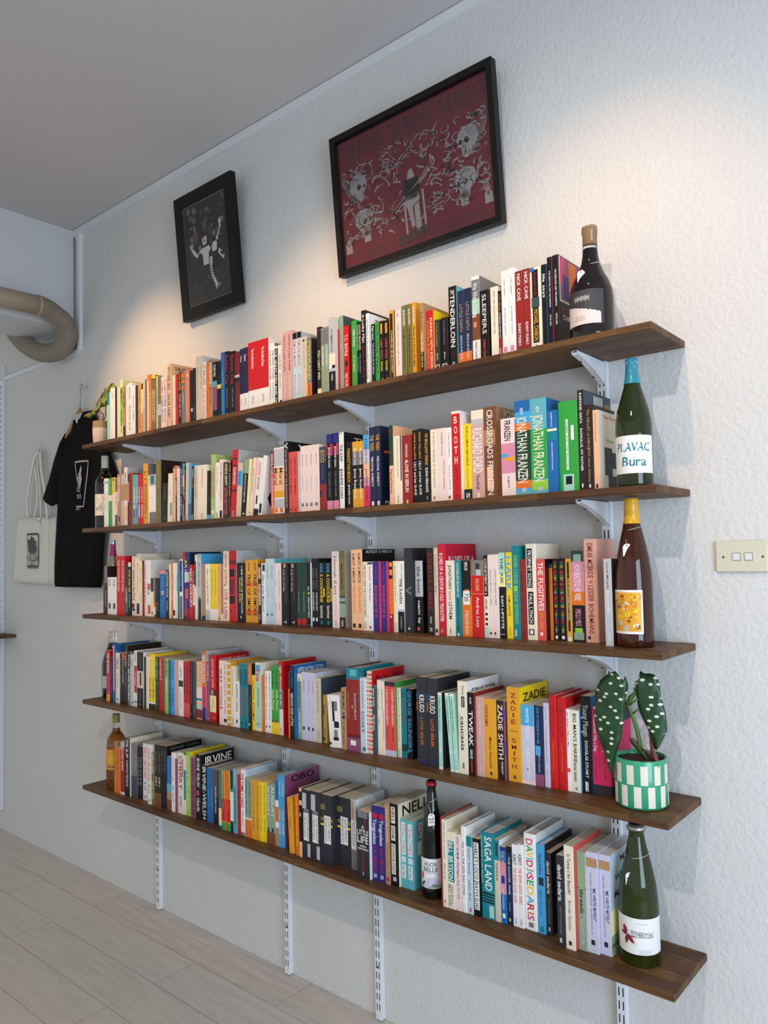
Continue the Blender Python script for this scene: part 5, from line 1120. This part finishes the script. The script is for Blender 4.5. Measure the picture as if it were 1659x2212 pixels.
def d2(mb,fn,z0,z1):
    h=z1-z0
    for k in range(5): mb.ribbon(curl(-.028+.011*k,z0+h*.55,1.2,.05,-2.4),.0006,lambda q:fn(q,.0001),P('mt'))
    for k in range(12): 
        cx,cz=-.012+.007*(k%4),z0+h*(.35+.13*(k//4)); mb.ribbon([(cx+.003*math.cos(t*PI/5),cz+.003*math.sin(t*PI/5)) for t in range(11)],.0004,lambda q:fn(q,.00012),P('mt'))
    lettering(mb,'PLAVAC',lambda p:fn((p[0],z0+h*.7+p[1]),.0002),.088,.022,TB,.1,lo=.3); lettering(mb,'Bura',lambda p:fn((p[0]+.002,z0+h*.32+p[1]),.0002),.062,.024,TB,.1,lo=.3)
b.label(math.radians(-74),math.radians(76),.034,.128,SILK,d2)
# amber riesling
b=Bottle('amber wine bottle with yellow cap and yellow art label, middle shelf right end',2.5755,-.1387,ZS[2],.0455,.37,'ries',gls('amber_glass','5A2606',.7),.84)
yc=mat('yellow_capsule','E0A512',.32,coat=.3); b.ring('screw_cap',.83,1.0,yc,1.06,3,lab='yellow ribbed cap')
def d3(mb,fn,z0,z1):
    h=z1-z0; w=.04; rich(mb,fn,[([(-w,z0+.006),(w,z0+.006),(w,z1-.006),(-w,z1-.006)],P('am'))])
    rr=random.Random(9)
    for k in range(26):
        cx,cz,r=rr.uniform(-.033,.033),rr.uniform(z0+.012,z1-.012),rr.uniform(.003,.011); c=('ye','or','cr','br','ye','lg','am','rb')[k%8]
        mb.add([fn((max(-w,min(w,cx+r*math.cos(t)*rr.uniform(.6,1.3))),max(z0+.006,min(z1-.006,cz+r*math.sin(t)*rr.uniform(.5,1.2)))),.00015+k*.00001) for t in [j*2*PI/9 for j in range(9)]],[tuple(range(9))],P(c))
    for k in range(14): mb.ribbon(curl(rr.uniform(-.03,.03),rr.uniform(z0+.02,z1-.02),rr.uniform(0,6),.02,rr.uniform(-3,3)),.0007,lambda q:fn((max(-w,min(w,q[0])),max(z0+.006,min(z1-.006,q[1]))),.00045),P('ch'))
b.label(math.radians(-98),math.radians(56),.034,.142,SILK,d3); b.tagged(1300+203*.2675,1070+440*.2675,.8,'')
# lily label
b=Bottle('green sparkling wine bottle with silver crown cap and lily label, bottom shelf right end',2.557,-.1286,ZS[4],.0485,.333,'champ',gls('green_fizz_glass','38440A',.7))
def crown(b,m):
    mb=MB(); n=42; pr=[]; R0=b.R*.44
    rings=[]
    for z,r,w in ((.962,1.1,.05),(.972,1.08,.04),(.985,1.0,.0),(.994,.9,0),(1.0,.6,0)):
        rings.append([(b.c[0]+R0*(r+(w if k%2 else -w*.4))*math.cos(2*PI*k/n),b.c[1]+R0*(r+(w if k%2 else -w*.4))*math.sin(2*PI*k/n),b.c[2]+z*b.H) for k in range(n)])
    mb.loft(rings,m); return mb.build('crown_cap',b.t)
crown(b,tin)
def d4(mb,fn,z0,z1):
    h=z1-z0
    for a,l,w in ((2.0,.034,.017),(.1,.045,.013),(-.75,.036,.014),(-1.7,.032,.014),(2.9,.026,.012)):
        for q,m in ((1.06,P('gy')),(1.0,P('cr')),(.72,mat('lily_maroon','7A1838',.6))):
            pts=[]
            for k in range(13):
                t=k/12; s_=math.sin(PI*t)**.8*w*q/2; pts.append((t,s_))
            poly=[(t*l*(q if q<1 else 1),s_) for t,s_ in pts]+[(t*l*(q if q<1 else 1),-s_) for t,s_ in pts[::-1][1:-1]]
            ca,sa=math.cos(a),math.sin(a); strips(mb,fn,[(-.026+x*ca-y*sa,z0+h*.5+x*sa+y*ca) for x,y in poly],m,.0001+.0003*(1.1-q))
    rich(mb,fn,[([(-.02,z0+h*.5),(.04,z0+h*.47),(.04,z0+h*.62-.0),(-.02,z0+h*.65)],P('gy')),([(-.0195,z0+h*.508),(.0395,z0+h*.478),(.0395,z0+h*.612),(-.0195,z0+h*.642)],SILK)],.0006)
    lettering(mb,'FETHERSTON',lambda p:fn((p[0]+.011,z0+h*.56+p[1]-p[0]*.06),.0008),.053,.0105,P('sl'),lo=.3)
    lettering(mb,'SINGLE VINEYARD',lambda p:fn((p[0]+.012,z0+h*.86+p[1]),.0002),.026,.003,P('lg'),lo=.3)
    for j,t in enumerate(('2017 SPARKLING','SAUVIGNON BLANC','UPPER YARRA VALLEY')): lettering(mb,t,lambda p,j=j:fn((p[0]+.018,z0+h*.13-.0042*j+p[1]),.0002),.03,.0028,P('lg'),lo=.3)
b.label(math.radians(-74),math.radians(90),.032,.118,SILK,d4); b.tagged(1320+150*.2675,1770+478*.2675,.78,'33')
# huon belle
b=Bottle('slender black wine bottle with red crown cap between books, bottom shelf',1.9374,-.1565,ZS[4],.0345,.338,'champ',gls('near_black_glass','0A0D08',.15))
crown(b,mat('red_crown','A8101C',.35,coat=.3))
def d5(mb,fn,z0,z1):
    h=z1-z0; lettering(mb,'HUON',lambda p:fn((p[0],z0+h*.82+p[1]),.0002),.04,.013,P('sl')); lettering(mb,'BELLE',lambda p:fn((p[0],z0+h*.64+p[1]),.0002),.046,.013,P('sl'))
    lettering(mb,'WILD FERMENTED FRUIT CIDER',lambda p:fn((p[0],z0+h*.52+p[1]),.0002),.034,.0025,P('gy'),lo=.3)
    rich(mb,fn,[([(-.035,z0+.001),(.035,z0+.001),(.035,z0+h*.2),(.02,z0+h*.32),(.008,z0+h*.4),(-.01,z0+h*.36),(-.02,z0+h*.22),(-.035,z0+h*.15)],P('lv')),([(-.012,z0+.001),(.035,z0+.001),(.035,z0+h*.12),(.01,z0+h*.14)],P('sg')),
     ([(-.035,z0+h*.25),(-.026,z0+h*.3),(-.022,z0+h*.45),(-.03,z0+h*.55),(-.037,z0+h*.5)],P('co')),([(-.03,z0+h*.02),(-.018,z0+h*.2),(-.022,z0+h*.25),(-.034,z0+h*.1)],P('dg'))]+
     [([(.004+.006*k,z0+h*.08),(.008+.006*k,z0+h*.08),(.006+.006*k,z0+h*(.2+.04*(k%2)))],P('sl')) for k in range(3)])
b.label(math.radians(-66),math.radians(95),.032,.118,SILK,d5); b.tagged(890+190*.2206,1680+410*.2206,.84,'21',.036,.02)
# left end bottles
a_=math.radians(-34)
def squig(mb,fn,z0,z1):
    r=random.Random(4)
    for k in range(16): mb.ribbon(curl(r.uniform(-.03,.02),z0+r.uniform(.015,z1-z0-.02),r.uniform(0,6),.035,r.uniform(-5,5)),.0011,lambda q:fn(q,.0001),P('ch'))
b=Bottle('dark wine bottle with pale screw cap and cream doodle label, second shelf left end',.03,-.135,ZS[1],.044,.343,'bord',gls('dark_brown_glass','160D08',.3),.84)
b.ring('screw_cap',.83,1.0,mat('pale_green_cap','C3CDB8',.4),1.08,2); b.label(a_-.2,1.2,.06,.16,P('cr'),squig); b.tagged(213,1051,.74,'26',.034,.02)
q3=on(244,1168,1,-.102); b=Bottle('pale glass bottle with magenta and silver neck wrap, middle shelf left end',q3.x,-.102,ZS[2],.036,q3.z-ZS[2],'burg',gls('pale_rose_glass','C9BFB4',.7),.9)
b.ring('neck_wrap',.78,.95,mat('magenta_foil','B0106A',.3,coat=.3),1.05,cap=False); b.ring('silver_cap',.95,1.0,tin,1.09)
b.label(a_,1.3,.06,.2,P('dk'))
b=Bottle('dark wine bottle with clear empty neck, left end of the fourth shelf down',.0439,-.1037,ZS[3],.05,.302,'burg',gls('ruby_black_glass','10060A',.2),.82)
mb=MB(); mb.lathe([(.39*.05,.82*.302),(.34*.05,.93*.302),(.34*.05,.945*.302),(.4*.05,.95*.302),(.4*.05,.975*.302),(.34*.05,.98*.302),(.34*.05,.302)],MATS['clear_glass'],b.c,36); mb.build('clear_neck',b.t)
b.label(a_,1.1,.045,.1,P('lg'))
b=Bottle('clear bottle of amber wine with corked neck and orange label, bottom shelf left end',.148,-.1489,ZS[4],.044,.324,'bord',gls('orange_wine_glass','B06A12',.8),.8)
mb=MB(); mb.lathe([(.39*.044,.8*.324),(.345*.044,.9*.324),(.34*.044,.99*.324)],MATS['clear_glass'],b.c,36); mb.build('clear_neck',b.t)
b.ring('neck_band',.885,1.0,mat('gilt_paper_sleeve','8E7E4A',.5),1.1)
def d6(mb,fn,z0,z1): lettering(mb,'VINO',lambda p:fn((p[0]-.006,z0+.014+p[1]),.0002),.05,.012,P('dk')); lettering(mb,'Od',lambda p:fn((p[0]-.006,z0+.045+p[1]),.0002),.03,.022,P('ye'))
b.label(a_-.3,1.35,.085,.175,mat('orange_label','D8962C',.55),d6); b.tagged(233,1605,.62,'',.03,.018)
# ---------- begonia ----------
soil=mat('potting_soil','2A1A12',.95); nt,N,L,bb=nodes(soil); q=noise(nt,coords(nt),160,4); L.new(ramp(nt,q.outputs['Fac'],[(.3,'140C08'),(.7,'4A3222')]),bb.inputs['Base Color']); bump(nt,q.outputs['Fac'],bb,.8,.004)
pg=mat('pot_green_glaze','2F9A72',.25,coat=.4); pw=mat('pot_cream_glaze','E2D9C8',.35,coat=.2)
px,py,pz,pr_,ph=2.5777,-.1375,ZS[3],.0635,.119
t=thing('potted_begonia','spotted begonia in a green pot with cream blocks, right end of fourth shelf','potted plant',(px,py,pz+.0004))
mb=MB(); mb.lathe([(pr_*.86,.0004),(pr_*.95,.002),(pr_,.01),(pr_,ph-.002),(pr_*.985,ph),(pr_*.93,ph),(pr_*.93,ph-.012)],pg,(px,py,pz),64)
nb_=12
for row in (0,1):
    for k in range(nb_):
        a0=2*PI*(k+.5*row)/nb_+.1; z0,z1=(.008,.058) if row==0 else (.062,.108)
        mb.lathe([(pr_*1.004,z0),(pr_*1.004,z1)],pw,(px,py,pz),5,caps=False,a0=a0,a1=a0+PI/nb_*1.05)
mb.build('pot',t)
mb=MB(); mb.lathe([(.0005,ph-.006),(pr_*.5,ph-.005),(pr_*.93,ph-.011)],soil,(px,py,pz),40,caps=False); mb.build('soil',t)
leafm=mat('begonia_leaf','1C4A26',.38,spec=.5,coat=.15); nt,N,L,bb=nodes(leafm)
v=N.new('ShaderNodeAttribute'); v.attribute_name='UVMap'; vo=N.new('ShaderNodeTexVoronoi'); vo.voronoi_dimensions='2D'; vo.inputs['Scale'].default_value=6.6; vo.inputs['Randomness'].default_value=.75
mp=N.new('ShaderNodeMapping'); mp.inputs['Scale'].default_value=(.62,1,1); L.new(v.outputs['Vector'],mp.inputs[0]); L.new(mp.outputs[0],vo.inputs['Vector'])
g2=mix(nt,noise(nt,coords(nt,kind='Object'),30,3).outputs['Fac'],'0C2714','26562D'); L.new(mix(nt,ramp(nt,vo.outputs['Distance'],[(.15,1.),(.19,0.)]),g2,'D9DCC8'),bb.inputs['Base Color'])
def resample(pts,n):
    d=[0]
    for a,b_ in zip(pts,pts[1:]): d.append(d[-1]+math.hypot(b_[0]-a[0],b_[1]-a[1]))
    out=[]; j=0
    for k in range(n):
        s_=d[-1]*k/(n-1)
        while j<len(d)-2 and d[j+1]<s_: j+=1
        f=(s_-d[j])/max(d[j+1]-d[j],1e-9); out.append((pts[j][0]+(pts[j+1][0]-pts[j][0])*f,pts[j][1]+(pts[j+1][1]-pts[j][1])*f))
    return out
def leaf(name,parent,A,B,mid,y0,m,tilt=0,curl_=.012,n=22,K=6,px2=lambda p:p):
    A,B,mid=[resample([px2(p) for p in l],n) for l in (A,B,mid)]; vs=[]; uv=[]
    for i in range(n):
        for j in range(2*K+1):
            u=(j-K)/K; e=A[i] if u<0 else B[i]; a=abs(u); p=(mid[i][0]+(e[0]-mid[i][0])*a,mid[i][1]+(e[1]-mid[i][1])*a)
            y=y0+tilt*(i/(n-1)-.3)+curl_*a*a+.0035*math.sin(i*1.5+a*3)*a
            P3=on(p[0],p[1],1,y); vs.append(P3); uv.append((P3.x*8,P3.z*8))
    w_=2*K+1; fs=[(i*w_+j,(i+1)*w_+j,(i+1)*w_+j+1,i*w_+j+1) for i in range(n-1) for j in range(2*K)]
    mb=MB(); mb.add(vs,fs,m,True); o=mb.build(name,parent); ul=o.data.uv_layers.new(name='UVMap')
    for lp in o.data.loops: ul.data[lp.index].uv=uv[lp.vertex_index]
    md=o.modifiers.new('thickness','SOLIDIFY'); md.thickness=.0009; return o
lp_=lambda p:(1270+p[0]*.2677,1430+p[1]*.2677)
leaf('leaf',t,[(285,150),(215,65),(140,110),(95,150),(65,220),(50,300),(45,400),(60,520),(80,600),(115,690),(150,790),(160,860),(175,905)],
 [(285,150),(300,105),(330,190),(318,240),(303,300),(296,430),(270,620),(230,740),(200,850),(175,905)],[(285,150),(275,285),(262,400),(235,560),(205,720),(175,905)],-.185,leafm,px2=lp_)
leaf('leaf',t,[(405,150),(378,150),(385,230),(395,310),(410,390),(450,480),(490,560),(510,640),(535,700),(565,720)],
 [(405,150),(420,70),(460,95),(510,90),(545,105),(580,175),(585,270),(610,340),(630,420),(643,555),(600,640),(565,720)],[(405,150),(412,290),(450,400),(500,510),(540,620),(565,720)],-.16,leafm,.01,px2=lp_)
stem=mat('begonia_stem','56703A',.5); red=mat('begonia_leaf_underside','6A3428',.5)
S=lambda x,y,yy:on(*lp_((x,y)),1,yy)
mb=MB(); mb.tube([S(425,735,-.14),S(418,650,-.14),(S(400,560,-.142)),S(375,470,-.144),S(350,410,-.146),S(325,350,-.148),S(318,330,-.148)],.0045,stem,10,lambda t_:.0062-.0022*t_); 
mb.tube([S(355,420,-.146),S(385,400,-.15),S(408,380,-.158)],.0026,stem); mb.tube([S(330,350,-.148),S(365,325,-.15),S(400,300,-.159)],.0028,stem); mb.tube([S(322,340,-.148),S(305,310,-.165),S(285,290,-.184)],.0026,stem)
mb.tube([S(320,335,-.148),S(345,290,-.146),S(385,245,-.145),S(372,205,-.145)],.003,stem,8,lambda t_:.006*math.sin(PI*min(.95,t_+.12))+.001); mb.build('stem',t)
leaf('young_leaf',t,[(330,603),(350,660),(400,720),(460,790),(490,800)],[(330,603),(380,620),(410,665),(450,730),(490,800)],[(330,603),(365,640),(410,700),(490,800)],-.15,mat('young_leaf_green','4A5A2C',.5),px2=lp_,n=12)
leaf('young_leaf',t,[(420,680),(480,755),(530,800),(572,850)],[(420,680),(500,730),(560,780),(576,820),(572,850)],[(420,680),(490,742),(545,790),(572,850)],-.165,red,px2=lp_,n=12)
leaf('young_leaf',t,[(482,530),(495,620),(505,720),(540,800),(572,850)],[(482,530),(520,650),(545,730),(570,770),(572,850)],[(482,530),(508,640),(530,760),(572,850)],-.17,red,px2=lp_,n=12)
# ---------- ribbed pot with a drooping leaf, top shelf left end ----------
t=thing('potted_plant','small fluted tan and cream pot with drooping mottled leaf, top shelf left end','potted plant',(.012,-.14,ZS[0]+.0004))
mb=MB(); c0=(.012,-.14,ZS[0]); hb=.118; nn=72; rings=[]
for z,r in ((0,.7),(.004,.78),(.02,.93),(.07,1),(.085,1),(hb,.98)):
    rings.append([(c0[0]+.041*r*(1+(.02*math.cos(16*2*PI*k/nn) if z<.09 else 0))*math.cos(2*PI*k/nn),c0[1]+.041*r*(1+(.02*math.cos(16*2*PI*k/nn) if z<.09 else 0))*math.sin(2*PI*k/nn),c0[2]+.0004+z) for k in range(nn)])
mb.loft(rings[:5],mat('pot_cream_flutes','D9C6AE',.5),False); mb.loft(rings[4:],mat('pot_tan_rim','A48862',.5),False); mb.add(rings[0],[tuple(range(nn))[::-1]],mat('pot_tan_rim','A48862'))
mb.lathe([(.0005,hb-.008),(.0395,hb-.008)],soil,c0,24,caps=False); mb.build('pot',t)
rex=mat('mottled_leaf','5E6A1E',.5); nt,N,L,bb=nodes(rex); L.new(ramp(nt,noise(nt,coords(nt),38,3).outputs['Fac'],[(.42,'3E2016'),(.5,'6E7A26'),(.62,'98A83C')]),bb.inputs['Base Color'])
Lp=lambda p:(200+p[0]*.12056,770+p[1]*.12056)
leaf('leaf',t,[(430,560),(380,480),(330,480),(230,560),(150,700),(60,850),(50,930),(80,950)],[(430,560),(420,640),(300,820),(240,900),(150,910),(80,950)],[(430,560),(340,600),(220,760),(80,950)],-.17,rex,px2=Lp,n=16)
leaf('leaf',t,[(130,905),(60,930),(0,980),(-80,1020),(-130,1040),(-160,1080)],[(130,905),(140,940),(80,1040),(0,1070),(-60,1110),(-160,1080)],[(130,905),(60,980),(-60,1060),(-160,1080)],-.175,rex,px2=Lp,n=14)
mb=MB(); mb.tube([(.012,-.14,ZS[0]+.108),on(*Lp((200,1030)),1,-.15),on(*Lp((140,1000)),1,-.165),on(*Lp((110,940)),1,-.172)],.0022,red); mb.tube([(.015,-.14,ZS[0]+.108),on(*Lp((240,1050)),1,-.15),on(*Lp((230,950)),1,-.16),on(*Lp((240,880)),1,-.168)],.0022,red); mb.build('stem',t)
# ---------- clothes and bag ----------
def rows_loft(mb,rows,m,yb,thick,n=28,fold=.0,seed=0,flat=2.6):
    rings=[]
    for i,(xl,zl,xr,zr) in enumerate(rows):
        ring=[]
        for k in range(n):
            a=2*PI*k/n; cu,su=math.cos(a),math.sin(a); u=math.copysign(abs(cu)**(2/flat),cu); w_=math.copysign(abs(su)**(2/flat),su)
            f=(u+1)/2; x=xl+(xr-xl)*f; z=zl+(zr-zl)*f
            y=yb-thick/2-w_*thick/2
            if w_>0: y-=fold*(math.sin(u*7+seed+i*.25)+.6*math.sin(u*13+i*.5+seed))*(.25+.75*min(1,i/6))
            ring.append((x,y,z))
        rings.append(ring)
    mb.loft(rings,m)
hookm=mat('clear_white_hook','CDD2D4',.3); chrome=mat('hook_metal','8A8C8E',.25,metal=.9)
def wall_hook(x,z,lab):
    t=thing('wall_hook',lab,'hook',(x,-.0005,z),'adhesive wall hooks'); mb=MB(); mb.box((x-.007,-.004,z-.02),(x+.007,-.0005,z+.035),hookm); o=mb.build('base',t); bev(o,.0015)
    mb=MB(); mb.tube([(x,-.004,z+.002),(x,-.012,z-.012),(x,-.022,z-.014),(x,-.03,z-.004),(x,-.032,z+.006)],.0028,hookm,8); mb.build('prong',t)
wall_hook(-.391,2.49,'small white adhesive hook holding the shirt hanger'); wall_hook(-.905,2.225,'small white adhesive hook holding the cream tote bag')
wood=mat('hanger_beech','A87A4C',.5)
xh=-.4
t=thing('coat_hanger','wooden coat hanger with metal hook holding the black t-shirt','hanger',(xh,-.03,2.478))
mb=MB(); mb.tube([(xh+.012,-.026,2.478),(xh+.016,-.026,2.494),(xh+.004,-.026,2.505),(xh-.008,-.026,2.497),(xh-.006,-.026,2.478),(xh-.002,-.026,2.46),(xh-.002,-.03,2.365)],.0018,chrome,8); mb.build('hook',t)
mb=MB(); hw=[]
for k in range(21):
    u=-1+k/10; hw.append((xh+u*.2,-.032,2.36-.18*abs(u)**1.15,.013+.012*(1-abs(u))))
mb.loft([[(x,y+dy,z+dz) for dy,dz in ((-.008,-h_),(-.008,h_*.4),(0,h_*.8),(.008,h_*.4),(.008,-h_),(0,-h_*1.2))] for x,y,z,h_ in hw],wood); mb.build('yoke',t)
BK=mat('black_cotton','0A0A0C',.9,spec=.15); INKW=mat('tee_print_pale','A9ABAD',.8)
t=thing('t_shirt','black t-shirt with a pale hand and book print, hanging left of shelves','t-shirt',(xh,-.03,2.34))
Q=lambda x,y,yy=-.03:(lambda v:(v.x,v.z))(on(x*.2532,860+y*.2532,1,yy))
mb=MB()
rws=[]
for yl,l,r in ((232,640,800),(262,612,830),(300,570,870),(350,528,905),(400,512,925),(470,503,940),(560,500,945),(700,498,938),(880,497,930),(1000,490,915),(1150,482,895),(1300,474,880),(1450,470,868),(1560,471,860),(1612,473,858)):
    a=Q(l,yl); b_=Q(r,yl+ (yl-900)*.0); rws.append((a[0],a[1],b_[0],b_[1]))
zs=[ (r[1]+r[3])/2 for r in rws]; rws=[(r[0],z,r[2],z) for r,z in zip(rws,zs)]
rws[0]=(rws[0][0],2.345,rws[0][2],2.345)
rows_loft(mb,rws,BK,-.012,.034,fold=.003)
def sleeve(pts):
    rr=[]
    for (a,b_,c_,d_) in pts: p=Q(a,b_); q_=Q(c_,d_); rr.append((p[0],p[1],q_[0],q_[1]))
    rows_loft(mb,rr,BK,-.014,.03,n=20,fold=.002)
sleeve([(560,300,600,520),(515,378,560,640),(470,520,520,740),(430,680,503,830),(400,770,500,890),(374,857,445,920)])
sleeve([(850,300,840,520),(915,400,900,620),(955,520,900,700),(990,640,930,760)])
mb.build('body',t)
mb=MB(); R2=lambda x,y:(lambda v:(v.x,-.0525,v.z))(on(x*.2532,860+y*.2532,1,-.0525))
for l,w_ in (([(636,548),(680,540),(752,535),(745,640),(730,760),(712,925),(650,925)],.009),([(640,545),(650,640),(664,760)],.007),([(668,640),(668,700),(676,760)],.004)):
    pp=[(R2(*q_)[0],R2(*q_)[2]) for q_ in l]; mb.ribbon(pp,w_,lambda q_:(q_[0],-.0525,q_[1]),INKW)
for poly in ([(655,690),(672,640),(690,570),(696,610),(690,650),(698,690),(684,765),(660,765)],):
    mb.add([R2(*q_) for q_ in poly],[tuple(range(len(poly)))],INKW)
for k in range(3): mb.ribbon([(R2(655,772+k*12)[0],R2(655,772+k*12)[2]),(R2(684,774+k*12)[0],R2(684,774+k*12)[2])],.003,lambda q_:(q_[0],-.0525,q_[1]),INKW)
for tx,x,y,l,h_ in (('YES',673,838,.05,.022),('ART.',668,945,.05,.012)):
    c_=R2(x,y); lettering(mb,tx,lambda p:(c_[0]+p[0],-.0525,c_[2]+p[1]),l,h_,INKW)
c_=R2(713,250); mb.build('print',t)
mb=MB(); mb.prism([(xh-.06,2.343),(xh+.055,2.343),(xh+.03,2.318),(xh,2.308),(xh-.03,2.318)],lambda p,k:(p[0],-.047-.001*k,p[1]),mat('neck_facing','B9B9B6',.8)); mb.box((xh-.007,-.049,2.296),(xh+.007,-.0481,2.314),SILK); mb.build('neck_label',t)
canv=mat('natural_canvas','E0DCD0',.85,spec=.15); nt,N,L,bb=nodes(canv); bump(nt,noise(nt,coords(nt,(1,1,1)),900,2).outputs['Fac'],bb,.15,.0008)
t=thing('tote_bag','cream canvas tote bag with black hand print, hanging from a wall hook','bag',(-.905,-.03,1.45))
T3=lambda x,y,yy=-.03:(lambda v:(v.x,v.y,v.z))(on(x*.2532,860+y*.2532,1,yy))
mb=MB(); rws=[]
for k in range(13):
    f=k/12; a=T3(162-50*f,1020+550*f); b_=T3(412-8*f,1015+570*f); rws.append((a[0],a[2]+.0,b_[0],b_[2]))
rows_loft(mb,rws,canv,-.016,.024,fold=.0022,seed=1,flat=4)
rws=[]
for k in range(9):
    f=k/8; a=T3(395-6*f,1020+560*f); b_=T3(470-25*f,1012+580*f); rws.append((a[0],a[2],b_[0],b_[2]))
rows_loft(mb,rws,canv,-.006,.02,n=16,fold=.001,flat=3); mb.build('body',t)
def strap(pts,w_=.03,yy=-.034):
    mb=MB(); L_=[]
    for x,y in pts: p=T3(x,y,yy); L_.append((p[0],p[2]))
    for dy in (0,.003):
        mb.ribbon(L_,w_,lambda q_:(q_[0],yy+dy,q_[1]),canv)
    n_=len(L_); mb.build('strap',t)
strap([(238,1030),(228,900),(245,740),(268,620),(290,510),(330,440)]); strap([(285,1030),(315,900),(318,760),(300,620),(292,520)],.022,-.03)
strap([(400,1030),(392,900),(375,760),(350,620),(342,520),(338,440)],.028); strap([(345,1030),(345,900),(338,760),(322,620),(318,520),(338,440)],.018,-.028)
mb=MB(); yy=-.0445
pl=lambda l:[(T3(x,y,yy)[0],T3(x,y,yy)[2]) for x,y in l]
g_=lambda q_:(q_[0],yy,q_[1])
mb.ribbon(pl([(232,1162),(318,1160),(326,1170),(326,1428),(318,1436),(232,1434)]),.011,g_,P('bk')); mb.ribbon(pl([(232,1434),(232,1162)]),.005,g_,P('bk'))
for l,w_ in (([(245,1270),(240,1215),(250,1210),(262,1275)],.014),([(268,1280),(264,1180)],.017),([(284,1280),(280,1190)],.017),([(297,1285),(299,1215)],.015)): mb.ribbon(pl(l),w_,lambda q_:(q_[0],yy-.0002,q_[1]),P('bk'))
mb.add([(T3(x,y,yy-.0003)) for x,y in ((240,1262),(306,1262),(306,1310),(292,1322),(252,1320),(240,1300))],[(0,1,2,3,4,5)],P('bk'))
for k in range(4): mb.ribbon(pl([(244,1322+8*k),(310,1322+8*k)]),.0022,g_,P('ch'))
for tx,y,l,h_ in (('THE LEWIS',1370,.15,.024),('LETT',1403,.075,.024),('TAKE A BOOK',1449,.14,.01)):
    c_=T3(280,y,yy); lettering(mb,tx,lambda p:(c_[0]+p[0],yy-.0003,c_[2]+p[1]),l,h_,P('bk'))
mb.build('print',t)
mb=MB(); q0=T3(328,1050,yy); mb.box((q0[0]-.014,yy-.0006,q0[2]-.022),(q0[0]+.014,yy+.001,q0[2]+.02),SILK); lettering(mb,'MY',lambda p:(q0[0]+p[0],yy-.001,q0[2]+p[1]),.02,.014,P('bl')); mb.build('care_label',t)
# ---------- duct hose ----------
tanp=mat('duct_tan','A39480',.5); tan2=mat('duct_hose','8E8474',.55)
t=thing('air_duct','tan round duct with ribbed flexible hose bending under the bulkhead','air duct',(-.42,-.3,2.87))
pa=[(-.42,-2.4,2.87),(-.42,-.427,2.869),(-.42,-.233,2.8735)]
mb=MB(); mb.tube(pa,.0475,tanp,32); mb.build('pipe',t)
mb=MB(); mb.tube([(-.42,-.25,2.873),(-.42,-.232,2.8735)],.0505,tanp,32); mb.build('pipe_collar',t)
key=[(-.42,-.236,2.8735),(-.42,-.19,2.863),(-.42,-.152,2.843)]+[tuple(on(a_,b_,0,x_)) for a_,b_,x_ in ((137,696,-.425),(145,718,-.445),(142,740,-.49),(128,757,-.56),(102,763,-.66),(76,757,-.76),(52,741,-.86),(33,718,-.95),(22,690,-1.0),(16,650,-1.02))]
def cat(P0,n):
    out=[]; P0=[Vector(p) for p in P0]
    for i in range(len(P0)-1):
        a,b_,c_,d_=P0[max(i-1,0)],P0[i],P0[i+1],P0[min(i+2,len(P0)-1)]
        for k in range(n):
            t_=k/n; out.append(.5*((2*b_)+(c_-a)*t_+(2*a-5*b_+4*c_-d_)*t_*t_+(3*b_-a-3*c_+d_)*t_**3))
    out.append(P0[-1]); return out
pts=cat(key,40); L_=len(pts)
mb=MB(); mb.tube(pts,.046,tan2,32,rad=lambda u:.0495-.0065*(1 if (int(round(u*(L_-1)))%5)>=3 else 0)); mb.build('flexible_hose',t)
